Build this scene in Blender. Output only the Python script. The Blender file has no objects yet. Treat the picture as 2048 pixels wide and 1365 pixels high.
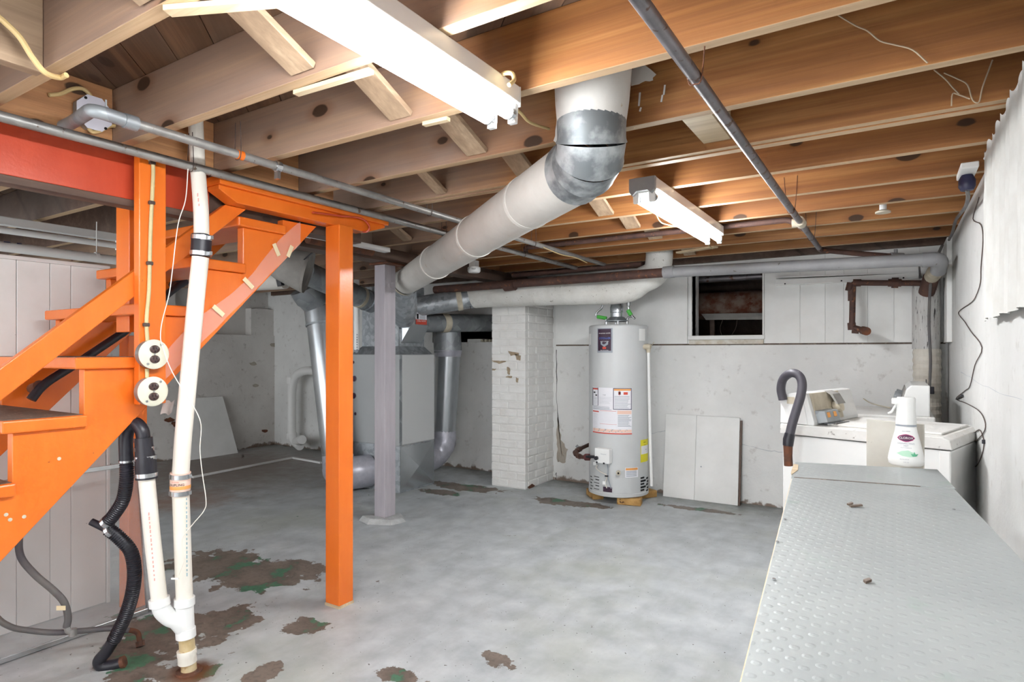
import bpy, math, random
from mathutils import Vector, Matrix
random.seed(7)
SC = bpy.context.scene
COL = SC.collection

# ---------------------------------------------------------------- camera
HC = 1.28                                   # eye height (m)
FPX, CXP, CYP = 1220.0, 1024.0, 704.0       # focal length, optical axis and horizon in the 2048x1365 frame
YAW = math.atan(764.0 / FPX)
cam_d = bpy.data.cameras.new('camera'); cam = bpy.data.objects.new('camera', cam_d); COL.objects.link(cam)
cam.location = (0, 0, HC); cam.rotation_euler = (math.pi/2, 0, YAW)
cam_d.sensor_width = 36.0; cam_d.lens = FPX/2048*36.0
cam_d.shift_y = (CYP-682.5)/2048
cam_d.clip_start = 0.03
SC.camera = cam
# ---------------------------------------------------------------- world and exposure
SC.view_settings.view_transform = 'Standard'; SC.view_settings.look = 'None'
SC.view_settings.gamma = 1.0; SC.view_settings.use_curve_mapping = False
SC.view_settings.exposure = 1.15
wd = bpy.data.worlds.new('world'); SC.world = wd; wd.use_nodes = True
WORLD_STRENGTH = 1.7
wd.node_tree.nodes['Background'].inputs[0].default_value = (0.94, 0.975, 1.0, 1)
wd.node_tree.nodes['Background'].inputs[1].default_value = WORLD_STRENGTH
TUBE_STRENGTH = 44.0                          # glow of the fluorescent tubes

SC.cycles.max_bounces = 6; SC.cycles.diffuse_bounces = 4; SC.cycles.glossy_bounces = 2; SC.cycles.transmission_bounces = 2
SC.cycles.transparent_max_bounces = 6; SC.cycles.caustics_reflective = False; SC.cycles.caustics_refractive = False
SC.cycles.use_adaptive_sampling = True; SC.cycles.adaptive_threshold = 0.06; SC.cycles.adaptive_min_samples = 12; SC.cycles.use_light_tree = False

FW = (-math.sin(YAW), math.cos(YAW)); RT = (math.cos(YAW), math.sin(YAW))
def at(x, y, X=None, Y=None, Z=None, t=None):
    """a point of the place: the sight line through a photo pixel met with a known plane (or distance)"""
    r = (x-CXP)/FPX; u = (CYP-y)/FPX
    d = (FW[0]+r*RT[0], FW[1]+r*RT[1], u)
    if t is None:
        t = X/d[0] if X is not None else Y/d[1] if Y is not None else (Z-HC)/d[2]
    return Vector((d[0]*t, d[1]*t, HC+d[2]*t))

# ---------------------------------------------------------------- mesh builder
def V(*a): return Vector(a)
class MB:
    def __init__(s): s.v = []; s.f = []
    def add(s, vs, fs):
        n = len(s.v); s.v += [tuple(p) for p in vs]; s.f += [tuple(i+n for i in f) for f in fs]; return s
    def box(s, x0, x1, y0, y1, z0, z1):
        p = [(x, y, z) for z in (z0, z1) for y in (y0, y1) for x in (x0, x1)]
        return s.add(p, [(0,2,3,1),(4,5,7,6),(0,1,5,4),(2,6,7,3),(0,4,6,2),(1,3,7,5)])
    def obox(s, c, ux, uy, uz):
        """box with centre c and half-axis vectors"""
        c = Vector(c); p = [c+ux*a+uy*b+uz*d for d in (-1,1) for b in (-1,1) for a in (-1,1)]
        return s.add(p, [(0,2,3,1),(4,5,7,6),(0,1,5,4),(2,6,7,3),(0,4,6,2),(1,3,7,5)])
    def beam(s, p0, p1, w, h, up=(0,0,1)):
        p0 = Vector(p0); p1 = Vector(p1); d = p1-p0; L = d.length; d.normalize()
        side = d.cross(Vector(up)).normalized(); u = side.cross(d).normalized()
        return s.obox((p0+p1)/2, d*(L/2), side*(w/2), u*(h/2))
    def tube(s, pts, r, n=12, caps=True):
        pts = [Vector(p) for p in pts]; m = len(pts)
        rs = r if isinstance(r, (list, tuple)) else [r]*m
        tg = []
        for i in range(m):
            a = pts[max(i-1, 0)]; b = pts[min(i+1, m-1)]; d = b-a
            tg.append(d.normalized() if d.length > 1e-9 else (tg[-1] if tg else V(0,0,1)))
        ref = V(0,0,1) if abs(tg[0].z) < .9 else V(1,0,0)
        nn = tg[0].cross(ref).normalized(); vs = []; fs = []
        for i in range(m):
            if i:
                q = tg[i-1].rotation_difference(tg[i]); nn = q @ nn
                nn = (nn-tg[i]*nn.dot(tg[i])).normalized()
            bb = tg[i].cross(nn)
            for k in range(n):
                a = 2*math.pi*k/n
                vs.append(pts[i]+(nn*math.cos(a)+bb*math.sin(a))*rs[i])
        for i in range(m-1):
            for k in range(n):
                a = i*n+k; b = i*n+(k+1) % n
                fs.append((a, b, b+n, a+n))
        if caps:
            fs.append(tuple(range(n-1, -1, -1))); fs.append(tuple(range((m-1)*n, m*n)))
        return s.add(vs, fs)
    def lathe(s, prof, c=(0,0,0), n=24, sx=1, sy=1, rot=None):
        vs = []; fs = []; c = Vector(c); m = len(prof)
        for (r, z) in prof:
            for k in range(n):
                a = 2*math.pi*k/n; p = V(r*sx*math.cos(a), r*sy*math.sin(a), z)
                if rot is not None: p = rot @ p
                vs.append(c+p)
        for i in range(m-1):
            for k in range(n):
                a = i*n+k; b = i*n+(k+1) % n; fs.append((a, b, b+n, a+n))
        fs.append(tuple(range(n-1, -1, -1))); fs.append(tuple(range((m-1)*n, m*n)))
        return s.add(vs, fs)
    def prism(s, poly, ax, a0, a1):
        """extrude a 2D polygon along axis ax ('X': poly is (y,z); 'Y': (x,z); 'Z': (x,y))"""
        def P(q, a): return {'X': (a, q[0], q[1]), 'Y': (q[0], a, q[1]), 'Z': (q[0], q[1], a)}[ax]
        n = len(poly)
        return s.add([P(q, a0) for q in poly]+[P(q, a1) for q in poly],
                     [tuple(range(n-1, -1, -1)), tuple(range(n, 2*n))]+[(i, (i+1) % n, (i+1) % n+n, i+n) for i in range(n)])
    def grid(s, fn, nu, nv):
        vs = [fn(i/nu, j/nv) for j in range(nv+1) for i in range(nu+1)]
        return s.add(vs, [(j*(nu+1)+i, j*(nu+1)+i+1, (j+1)*(nu+1)+i+1, (j+1)*(nu+1)+i) for j in range(nv) for i in range(nu)])
    def text(s, body, fn, size=1.0, align='CENTER', sx=1.0):
        """flat lettering, each outline point mapped through fn(x, y)"""
        cu = bpy.data.curves.new('lettering', 'FONT'); cu.body = body; cu.size = size
        cu.align_x = align; cu.align_y = 'CENTER'; cu.resolution_u = 2
        ob = bpy.data.objects.new('lettering', cu)
        me = ob.to_mesh()
        s.add([fn(v.co.x*sx, v.co.y) for v in me.vertices], [tuple(p.vertices) for p in me.polygons])
        ob.to_mesh_clear(); bpy.data.objects.remove(ob); bpy.data.curves.remove(cu)
        return s
    def xf(s, M): s.v = [tuple(M @ Vector(p)) for p in s.v]; return s
    def mesh(s, name, mt, smooth=None):
        me = bpy.data.meshes.new(name); me.from_pydata(s.v, [], s.f); me.update()
        if smooth is not None:
            me.shade_smooth(); me.set_sharp_from_angle(angle=math.radians(smooth))
        me.materials.append(mt); return me

def prop(o, label=None, cat=None, group=None, kind=None):
    for k, v in (('label', label), ('category', cat), ('group', group), ('kind', kind)):
        if v: o[k] = v
    return o
def absloc(p):
    l = Vector((0,0,0))
    while p is not None: l = l+p.location; p = p.parent
    return l
def put(name, mb, mt, parent=None, smooth=None, bevel=0, label=None, cat=None, group=None, kind=None):
    """link a builder's mesh as one object whose origin is the foot of its box"""
    xs, ys, zs = zip(*mb.v); c = Vector(((min(xs)+max(xs))/2, (min(ys)+max(ys))/2, min(zs)))
    mb.v = [(x-c.x, y-c.y, z-c.z) for x, y, z in mb.v]
    o = bpy.data.objects.new(name, mb.mesh(name, mt, smooth)); COL.objects.link(o)
    if parent is not None: o.parent = parent; c = c-absloc(parent)
    o.location = c
    if bevel:
        b = o.modifiers.new('bevel', 'BEVEL'); b.width = bevel; b.segments = 2; b.limit_method = 'ANGLE'
    return prop(o, label, cat, group, kind)
def thing(name, loc, label, cat, group=None, kind=None):
    o = bpy.data.objects.new(name, None); COL.objects.link(o); o.location = loc; o.empty_display_size = .05
    return prop(o, label, cat, group, kind)
def share(src, loc, parent=None, rot=None):
    o = src.copy(); COL.objects.link(o); o.parent = parent
    o.location = Vector(loc)-absloc(parent)
    if rot is not None: o.rotation_euler = rot
    return o
def spline(pts, k=6):
    """Catmull-Rom through the points"""
    P = [Vector(p) for p in pts]; P = [P[0]*2-P[1]]+P+[P[-1]*2-P[-2]]; out = []
    for i in range(1, len(P)-2):
        for j in range(k):
            t = j/k; a, b, c, d = P[i-1:i+3]
            out.append(.5*((2*b)+(c-a)*t+(2*a-5*b+4*c-d)*t*t+(3*b-a-3*c+d)*t**3))
    return out+[P[-2]]
def bend(pts, r, k=6):
    """polyline with its inner corners rounded to radius about r"""
    P = [Vector(p) for p in pts]; out = [P[0]]
    for i in range(1, len(P)-1):
        a = (P[i-1]-P[i]); b = (P[i+1]-P[i]); ra = min(r, a.length*.49); rb = min(r, b.length*.49)
        p0 = P[i]+a.normalized()*ra; p1 = P[i]+b.normalized()*rb
        for j in range(k+1):
            t = j/k; out.append(p0*(1-t)**2+P[i]*2*t*(1-t)+p1*t*t)
    return out+[P[-1]]

# ---------------------------------------------------------------- materials
def lin(h):
    h = h.lstrip('#'); c = [int(h[i:i+2], 16)/255 for i in (0, 2, 4)]
    return tuple((x/12.92 if x <= .04045 else ((x+.055)/1.055)**2.4) for x in c)+(1,)
class NT:
    def __init__(s, name):
        s.m = bpy.data.materials.new(name); s.m.use_nodes = True; s.t = s.m.node_tree
        s.b = s.t.nodes['Principled BSDF']
    def n(s, kind, **k):
        o = s.t.nodes.new(kind)
        for a, v in k.items(): setattr(o, a, v)
        return o
    def l(s, a, b): s.t.links.new(a, b)
    def coord(s, scale=(1,1,1), world=False, rand=True, rot=(0,0,0)):
        mp = s.n('ShaderNodeMapping'); mp.inputs['Scale'].default_value = scale; mp.inputs['Rotation'].default_value = rot
        if world: src = s.n('ShaderNodeNewGeometry').outputs['Position']
        else: src = s.n('ShaderNodeTexCoord').outputs['Object']
        if rand and not world:
            oi = s.n('ShaderNodeObjectInfo'); vm = s.n('ShaderNodeVectorMath', operation='SCALE')
            cx = s.n('ShaderNodeCombineXYZ'); s.l(oi.outputs['Random'], cx.inputs[0]); s.l(oi.outputs['Random'], cx.inputs[2])
            s.l(oi.outputs['Random'], cx.inputs[1])
            s.l(cx.outputs[0], vm.inputs[0]); vm.inputs['Scale'].default_value = 37.0
            ad = s.n('ShaderNodeVectorMath', operation='ADD'); s.l(src, ad.inputs[0]); s.l(vm.outputs[0], ad.inputs[1]); src = ad.outputs[0]
        s.l(src, mp.inputs['Vector']); return mp.outputs[0]
    def noise(s, vec, scale, detail=5, rough=.6, dist=0):
        o = s.n('ShaderNodeTexNoise'); o.inputs['Scale'].default_value = scale; o.inputs['Detail'].default_value = detail
        o.inputs['Roughness'].default_value = rough; o.inputs['Distortion'].default_value = dist
        s.l(vec, o.inputs['Vector']); return o.outputs['Fac']
    def voro(s, vec, scale, out='Distance', feat='F1'):
        o = s.n('ShaderNodeTexVoronoi', feature=feat); o.inputs['Scale'].default_value = scale
        s.l(vec, o.inputs['Vector']); return o.outputs[out]
    def ramp(s, fac, stops):
        o = s.n('ShaderNodeValToRGB'); e = o.color_ramp.elements
        while len(e) < len(stops): e.new(.5)
        for el, (p, c) in zip(e, stops):
            el.position = p; el.color = lin(c) if isinstance(c, str) else (c, c, c, 1)
        s.l(fac, o.inputs[0]); return o.outputs[0]
    def mix(s, fac, a, b, mode='MIX'):
        o = s.n('ShaderNodeMix', data_type='RGBA', blend_type=mode)
        for sock, v in ((o.inputs[0], fac), (o.inputs[6], a), (o.inputs[7], b)):
            if isinstance(v, (int, float)): sock.default_value = v
            elif isinstance(v, str): sock.default_value = lin(v)
            else: s.l(v, sock)
        return o.outputs[2]
    def math(s, op, a, b=0.0, clamp=False):
        o = s.n('ShaderNodeMath', operation=op, use_clamp=clamp)
        for sock, v in ((o.inputs[0], a), (o.inputs[1], b)):
            if isinstance(v, (int, float)): sock.default_value = v
            else: s.l(v, sock)
        return o.outputs[0]
    def bump(s, h, strength=.3, dist=.01):
        o = s.n('ShaderNodeBump'); o.inputs['Strength'].default_value = strength; o.inputs['Distance'].default_value = dist
        s.l(h, o.inputs['Height']); s.l(o.outputs[0], s.b.inputs['Normal'])
    def out(s, col, rough=.5, metal=0.0):
        i = s.b.inputs['Base Color']
        if isinstance(col, str): i.default_value = lin(col)
        else: s.l(col, i)
        i = s.b.inputs['Roughness']
        if isinstance(rough, (int, float)): i.default_value = rough
        else: s.l(rough, i)
        s.b.inputs['Metallic'].default_value = metal
        return s.m
def mat(name, c1, c2=None, rough=.5, metal=0., ns=5, st=(1,1,1), lo=.35, hi=.65, spot=None, sps=25, spt=.66, spw=.03, bump=0., bs=60, bd=.004, world=False):
    """general painted or worn surface: two-tone cloudiness, optional specks, fine relief"""
    t = NT(name); v = t.coord(st, world)
    col = c1
    if c2: col = t.ramp(t.noise(v, ns), [(lo, c1), (hi, c2)])
    if spot:
        k = t.ramp(t.noise(v, sps, 4), [(spt, 0.), (min(1, spt+spw), 1.)]); col = t.mix(k, col, spot)
    if bump: t.bump(t.noise(v, bs, 4), bump, bd)
    return t.out(col, rough, metal)
def wood(name, axis, dark, mid, light, rough=.62, knots=True, dust=None, haze_grey=None):
    """sawn softwood, grain along the given axis"""
    t = NT(name)
    i = 'XYZ'.index(axis)
    s1 = [14.]*3; s1[i] = .55
    s2 = [70.]*3; s2[i] = 1.4
    s3 = [4.5]*3; s3[i] = 1.25
    g1 = t.noise(t.coord(tuple(s1)), 1., 4, .55, .6); g2 = t.noise(t.coord(tuple(s2)), 1., 3)
    col = t.ramp(g1, [(.28, dark), (.5, mid), (.72, light)])
    col = t.mix(t.ramp(g2, [(.40, .0), (.66, .55)]), col, dark)
    if haze_grey:
        # wood greyer towards the stair side: lens haze put into the colour
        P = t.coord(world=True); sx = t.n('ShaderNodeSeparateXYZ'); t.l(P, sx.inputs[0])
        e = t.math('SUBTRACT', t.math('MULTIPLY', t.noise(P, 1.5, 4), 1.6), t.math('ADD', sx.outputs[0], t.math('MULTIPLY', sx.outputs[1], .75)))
        col = t.mix(t.ramp(e, [(.35, 0.), (1.0, .85)]), col, t.mix(.35, haze_grey, col))
    if knots:
        cc = t.n('ShaderNodeSeparateXYZ'); t.l(t.coord((1,1,1)), cc.inputs[0])
        o1, o2 = [k for k in range(3) if k != i]
        cv = t.n('ShaderNodeCombineXYZ'); t.l(t.math('MULTIPLY', cc.outputs[i], 2.5), cv.inputs[0])
        t.l(t.math('MULTIPLY', t.math('ADD', cc.outputs[o1], cc.outputs[o2]), 4.6), cv.inputs[1])
        vo = t.n('ShaderNodeTexVoronoi', voronoi_dimensions='2D'); vo.inputs['Scale'].default_value = 1.0
        t.l(cv.outputs[0], vo.inputs['Vector'])
        pick = t.n('ShaderNodeSeparateColor'); t.l(vo.outputs['Color'], pick.inputs[0])
        on = t.math('GREATER_THAN', pick.outputs[0], .4)
        kd = t.math('ADD', t.math('ADD', vo.outputs['Distance'], t.math('MULTIPLY', t.math('SUBTRACT', g1, .5), .09)), t.math('MULTIPLY', pick.outputs[1], .07))
        col = t.mix(t.math('MULTIPLY', on, t.ramp(kd, [(.12, .5), (.24, 0.)])), col, dark)
        col = t.mix(t.math('MULTIPLY', on, t.ramp(kd, [(.105, .92), (.125, 0.)])), col, '#35200f')
    if dust:
        col = t.mix(t.ramp(t.noise(t.coord((1.3,1.3,1.3)), 1.0, 4), [(.40, .0), (.7, .75)]), col, dust)
    t.bump(g2, .25, .003)
    return t.out(col, rough)

M = {}
def floor_material():
    t = NT('painted_concrete_floor'); P = t.coord(world=True)
    big = t.noise(P, 1.1, 5); mid = t.noise(P, 6, 6); fine = t.noise(P, 45, 4)
    st = t.noise(t.coord((1.0,.35,1), world=True, rot=(0,0,.5)), 9, 5)
    base = t.ramp(mid, [(.3, '#a0a5a7'), (.5, '#b4b9bb'), (.72, '#c6cacb')])
    base = t.mix(t.ramp(st, [(.48, 0.), (.72, .5)]), base, '#989c9c')
    base = t.mix(t.ramp(big, [(.50, 0.), (.70, .42)]), base, '#a0a48f')
    sp = t.noise(P, 48, 2); base = t.mix(t.ramp(sp, [(.70, 0.), (.72, .95)]), base, '#55524e')
    # places where the paint has lifted: centre, radius (m)
    blobs = [(at(420,1130,Z=0),.30,.24),(at(500,1148,Z=0),.34,.2),(at(590,1140,Z=0),.26,.11),
             (at(330,1260,Z=0),.34,.20),(at(440,1245,Z=0),.17,.17),(at(262,1330,Z=0),.2,.12),(at(370,1350,Z=0),.12,.1),
             (at(610,1255,Z=0),.11,.08),(at(525,1345,Z=0),.06,.07),(at(800,1352,Z=0),.11,.05),(at(1000,1320,Z=0),.08,.05),
             (at(1120,1005,Z=0),.28,.10),(at(1190,1012,Z=0),.14,.07),(at(1400,1020,Z=0),.3,.05),
             (at(930,975,Z=0),.45,.12),(at(880,985,Z=0),.2,.1),(at(545,1010,Z=0),.0,.0)]
    acc = None
    for c, rx, ry in blobs:
        if rx == 0: continue
        s = t.n('ShaderNodeVectorMath', operation='SUBTRACT'); t.l(P, s.inputs[0]); s.inputs[1].default_value = (c.x, c.y, 0)
        m = t.n('ShaderNodeVectorMath', operation='MULTIPLY'); t.l(s.outputs[0], m.inputs[0]); m.inputs[1].default_value = (1/rx, 1/ry, 0)
        L = t.n('ShaderNodeVectorMath', operation='LENGTH'); t.l(m.outputs[0], L.inputs[0])
        k = t.math('SUBTRACT', 1.0, L.outputs['Value'])
        acc = k if acc is None else t.math('MAXIMUM', acc, k)
    edge = t.noise(P, 7, 8, .65)
    val = t.math('ADD', acc, t.math('MULTIPLY', t.math('SUBTRACT', edge, .5), 3.2))
    mask = t.ramp(t.math('ADD', val, .12), [(.10, 0.), (.14, 1.)])
    chips = t.ramp(t.noise(P, 5.5, 9, .72), [(.672, 0.), (.68, 1.)])
    mask = t.math('MAXIMUM', mask, chips)
    under = t.ramp(t.noise(P, 5, 5), [(.44, '#7d7167'), (.57, '#6b6057'), (.60, '#4f7a60'), (.72, '#437056')])
    under = t.mix(t.ramp(fine, [(.5, 0.), (.7, .5)]), under, '#4a443e')
    col = t.mix(mask, base, under)
    # damp brown corner at the far left and the rust ring at the drain pipe
    def zone(c, r0, r1):
        s = t.n('ShaderNodeVectorMath', operation='DISTANCE'); t.l(P, s.inputs[0]); s.inputs[1].default_value = (c[0], c[1], 0)
        d = t.math('ADD', s.outputs['Value'], t.math('MULTIPLY', t.math('SUBTRACT', edge, .5), r1*1.2))
        return t.ramp(t.math('DIVIDE', d, r1), [(r0/r1, 1.), (1.0, 0.)])
    col = t.mix(t.math('MULTIPLY', zone((-6.3, 4.0), .6, 1.9), .85), col, '#85766c')
    col = t.mix(t.math('MULTIPLY', zone((-5.2, 2.9), .1, .55), .6), col, '#9a6a45')
    col = t.mix(t.math('MULTIPLY', zone((-2.37, 1.39), .05, .11), .9), col, '#6b3f22')
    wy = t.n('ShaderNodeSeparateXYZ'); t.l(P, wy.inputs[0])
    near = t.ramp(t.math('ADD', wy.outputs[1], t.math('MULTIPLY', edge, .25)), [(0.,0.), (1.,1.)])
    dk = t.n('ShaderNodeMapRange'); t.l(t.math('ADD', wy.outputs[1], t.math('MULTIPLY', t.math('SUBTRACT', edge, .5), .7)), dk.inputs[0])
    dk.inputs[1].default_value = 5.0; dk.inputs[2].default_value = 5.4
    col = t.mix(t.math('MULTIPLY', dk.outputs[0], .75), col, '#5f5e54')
    h = t.math('SUBTRACT', t.math('MULTIPLY', fine, .2), t.math('MULTIPLY', mask, .6))
    t.bump(h, .35, .004)
    return t.out(col, t.ramp(mid, [(.3, .42), (.7, .6)]))
def wall_material(name, base='#ececea', tone='#dededc', stain='#8d8175', rough=.75, amount=.5):
    t = NT(name); P = t.coord(world=True); z = t.n('ShaderNodeSeparateXYZ'); t.l(P, z.inputs[0])
    n1 = t.noise(P, 1.6, 6); n2 = t.noise(P, 14, 5); n3 = t.noise(P, 60, 3)
    col = t.ramp(n1, [(.35, base), (.65, tone)])
    col = t.mix(t.ramp(n2, [(.60, 0.), (.80, amount)]), col, stain)
    col = t.mix(t.ramp(n3, [(.70, 0.), (.74, .5*amount)]), col, '#6b645c')
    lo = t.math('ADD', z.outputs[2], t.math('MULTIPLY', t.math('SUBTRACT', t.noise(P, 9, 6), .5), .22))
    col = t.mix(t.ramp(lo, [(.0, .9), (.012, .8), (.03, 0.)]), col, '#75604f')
    pk = t.ramp(t.noise(P, 3.2, 9, .7), [(.70, 0.), (.715, amount)])
    col = t.mix(pk, col, '#a89a8b')
    t.bump(t.math('ADD', t.math('MULTIPLY', n2, .6), t.math('MULTIPLY', n3, .3)), .35, .012)
    return t.out(col, rough)
def galvanised(name, a='#9a9fa4', b='#bcc1c5', rough=.38, scale=30, metal=.6):
    t = NT(name); v = t.coord((1,1,1)); c = t.voro(v, scale, 'Color')
    s = t.n('ShaderNodeSeparateColor'); t.l(c, s.inputs[0])
    k = t.math('ADD', t.math('MULTIPLY', s.outputs[0], .5), t.math('MULTIPLY', t.noise(v, 5, 5), .5))
    col = t.ramp(k, [(.25, a), (.7, b)])
    return t.out(col, rough, metal)

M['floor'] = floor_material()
M['wall'] = wall_material('white_plaster_wall')
M['wall_right'] = wall_material('dusty_white_wall', '#cdcdcb', '#bfbfbc', '#857c72', .8, .45)
M['wall_left'] = wall_material('stained_plaster_wall', '#e2dfdb', '#cdc8c3', '#8b7f77', .8, .75)
M['panel'] = mat('white_board_paint', '#efefed', '#e4e4e1', .55, ns=3, spot='#8c857b', sps=40, spt=.74, bump=.12, bs=30)
M['joist'] = wood('joist_wood', 'X', '#7a4c28', '#9c6636', '#b8844e', haze_grey='#938880')
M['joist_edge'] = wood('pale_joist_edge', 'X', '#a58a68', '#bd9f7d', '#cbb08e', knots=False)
M['joist_near'] = M['joist']
M['plank'] = wood('subfloor_wood', 'X', '#4f3827', '#6e5039', '#866449', dust='#6f6055')
M['strut'] = wood('strut_wood', 'Y', '#86705a', '#a58c72', '#b9a185', knots=False)
M['block'] = wood('blocking_wood', 'Y', '#9a6a44', '#bb8557', '#cf9d6c')
M['dark_wood'] = wood('dark_old_wood', 'Y', '#4a362c', '#5e473a', '#70584a', dust='#6a5d55')
M['cut_wood'] = wood('pale_cut_wood', 'X', '#b09878', '#cdb897', '#dccbaa', knots=False)
def orange_paint(name, c1, c2):
    t = NT(name); v = t.coord((3,3,.6)); k = t.noise(v, 2, 5); n = t.noise(t.coord(), 90, 3)
    col = t.ramp(k, [(.3, c1), (.7, c2)])
    sc = t.ramp(t.noise(t.coord((1,1,1)), 30, 4), [(.735, 0.), (.75, .7)]); col = t.mix(sc, col, '#8a4a22')
    t.bump(t.math('ADD', n, t.math('MULTIPLY', k, 2.)), .12, .003)
    return t.out(col, .25)
M['orange'] = orange_paint('glossy_orange_paint', '#dd6a1e', '#e67729')
M['orange_red'] = orange_paint('shaded_orange_paint', '#b8452c', '#c44d30')  # header board's shade put into the orange; the nailed wire shares it
M['worn'] = mat('worn_tread', '#6f5f52', '#54473d', .6, ns=9, spot='#8a7c6c', sps=50, spt=.6, bump=.3)
M['galv'] = galvanised('galvanised_sheet')
M['galv_old'] = galvanised('dull_galvanised', '#868a8d', '#a4a9ac', .5, 14, .45)
M['shiny'] = mat('bright_duct', '#c6cace', '#b8bdc1', .26, .75, ns=2.5)
M['steel'] = mat('grey_steel_pipe', '#8d8b88', '#a7a5a1', .45, .55, ns=9, spot='#6a5a4e', sps=30, spt=.64)
M['iron'] = mat('dark_iron_pipe', '#6a6668', '#827d80', .42, .6, ns=12, spot='#5c463a', sps=25, spt=.6)
M['brown_iron'] = mat('rusty_brown_iron', '#4f3a35', '#65483e', .7, .2, ns=14, spot='#85573d', sps=30, spt=.62, bump=.3)
M['rust'] = mat('rust', '#7a4a30', '#52392f', .8, .1, ns=20, bump=.4)
M['grey_pipe'] = mat('grey_painted_pipe', '#8b8b8d', '#9b9b9c', .55, ns=6, spot='#6a655f', sps=30, spt=.68)
M['wrap'] = mat('white_wrapped_duct', '#dedbd5', '#d0ccc5', .7, ns=4, spot='#b59a66', sps=16, spt=.70, spw=.05, bump=.2, bs=40)
M['plaster_wrap'] = mat('chalky_duct_wrap', '#e3e2dd', '#d4d2cb', .8, ns=5, spot='#8d877c', sps=42, spt=.66, bump=.5, bs=35, bd=.008)
M['tape'] = mat('grey_duct_tape', '#a9a9b4', '#c2c2cb', .35, .3, ns=12)
M['collar'] = mat('cream_collar', '#cfc6b3', '#b9ae98', .7, ns=12)
M['pvc'] = mat('white_pvc', '#efeae0', '#e7e1d4', .35, ns=4, spot='#c3a878', sps=12, spt=.72, spw=.06)
M['pvc_dirty'] = mat('stained_pvc', '#d9c9a4', '#c2a878', .45, ns=10, spot='#8a5c30', sps=14, spt=.62, spw=.1)
M['black'] = mat('black_rubber', '#1b1a22', '#26242c', .4, ns=8)
M['black_rib'] = mat('black_corrugated_plastic', '#17161c', '#211f28', .38, ns=8)
M['grey_hose'] = mat('grey_rubber_hose', '#6d6a66', '#59565a', .6, ns=7)
M['drain_hose'] = mat('dark_drain_hose', '#4c4950', '#403d45', .5, ns=7)
M['chrome'] = mat('bright_band', '#c9cbcd', '#b2b4b6', .25, .9, ns=12)
M['cable'] = mat('tan_cable', '#d8bd86', '#cbb07c', .5, ns=12)
M['conduit'] = mat('cream_conduit', '#cfc08f', '#bfae80', .45, ns=12)
M['wire'] = mat('thin_dark_wire', '#4a3a34', None, .6)
M['white_wire'] = mat('thin_white_wire', '#e6dfd3', None, .5)
M['enamel'] = mat('grey_enamel', '#c4c6c6', '#cbcdcd', .32, ns=2)
M['white_enamel'] = mat('white_enamel', '#e9e9e7', '#e2e2e0', .25, ns=3)
M['white_dusty'] = mat('dusty_white_enamel', '#e4e3e0', '#d2cfca', .5, ns=6, spot='#77716a', sps=45, spt=.63, spw=.1)
M['white'] = mat('white_plastic', '#eeeeec', None, .4)
M['paper'] = mat('white_paper', '#ecebf0', None, .6)
M['print_grey'] = mat('grey_print', '#9aa0a8', None, .7)
M['print_dark'] = mat('dark_print', '#3a3a55', None, .7)
M['print_red'] = mat('red_print', '#d0503f', None, .7)
M['print_peach'] = mat('peach_print', '#ecc9b8', None, .7)
M['print_orange'] = mat('orange_print', '#eaa35a', None, .7)
M['print_blue'] = mat('blue_print', '#5b78c8', None, .6)
M['print_green'] = mat('green_print', '#63b58d', None, .6)
M['print_white'] = mat('white_print', '#f2f2f2', None, .6)
M['maroon'] = mat('maroon_label', '#3a1c36', '#33182f', .4)
M['yellow'] = mat('yellow_label', '#e6dc2d', None, .6)
M['green_tape'] = mat('green_wrap', '#53b84c', None, .6)
M['dark'] = mat('dark_hollow', '#141214', None, .9)
M['furnace'] = mat('grey_furnace_paint', '#a8abac', '#b0b3b4', .38, ns=2)
M['grey_paint'] = mat('grey_post_paint', '#b3adb2', '#a59fa5', .5, ns=4, st=(4,4,.5), bump=.2, bs=30)
M['concrete'] = mat('rough_concrete', '#bdbfbf', '#a5a6a5', .9, ns=14, bump=.8, bs=40, bd=.01)
M['brick_paint'] = mat('painted_brick', '#e6e5e2', '#dcdad6', .75, ns=7, spot='#a99a88', sps=35, spt=.75, bump=.5, bs=45, bd=.006)
M['mortar'] = mat('bare_mortar', '#a8977f', '#8d7d68', .95, ns=20, bump=.6)
M['yellow_brick'] = mat('yellow_brick', '#c29a5e', '#a97f48', .85, ns=16, spot='#5e4228', sps=30, spt=.62, bump=.5)
M['bare_patch'] = mat('bare_wall_patch', '#a79d90', '#b5aca0', .95, ns=16, bump=.6)
M['cloth'] = mat('white_cloth', '#cfcfcb', '#c4c3be', .9, ns=9, bump=.2, bs=300, bd=.001)
M['masking'] = mat('masking_tape', '#ead9b2', None, .7)
M['bench'] = None
M['cobweb'] = mat('dusty_cobweb', '#b7a58c', None, .9)
M['duct_canvas'] = mat('grey_canvas', '#9d9a95', '#8b8884', .75, ns=7, bump=.3)
def emit(name, col, strength):
    t = NT(name); t.b.inputs['Emission Color'].default_value = col; t.b.inputs['Emission Strength'].default_value = strength
    return t.out('#ffffff', .4)
M['tube'] = emit('glowing_fluorescent_tube', (.95, .975, 1.0, 1), TUBE_STRENGTH)
def glass(name, col, alpha, rough=.15):
    t = NT(name); t.b.inputs['Alpha'].default_value = alpha
    return t.out(col, rough)
M['film'] = glass('thin_plastic_film', '#ffe6dc', .28, .18)
M['pane'] = glass('dusty_clear_pane', '#cfd0d0', .34, .2)
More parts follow.
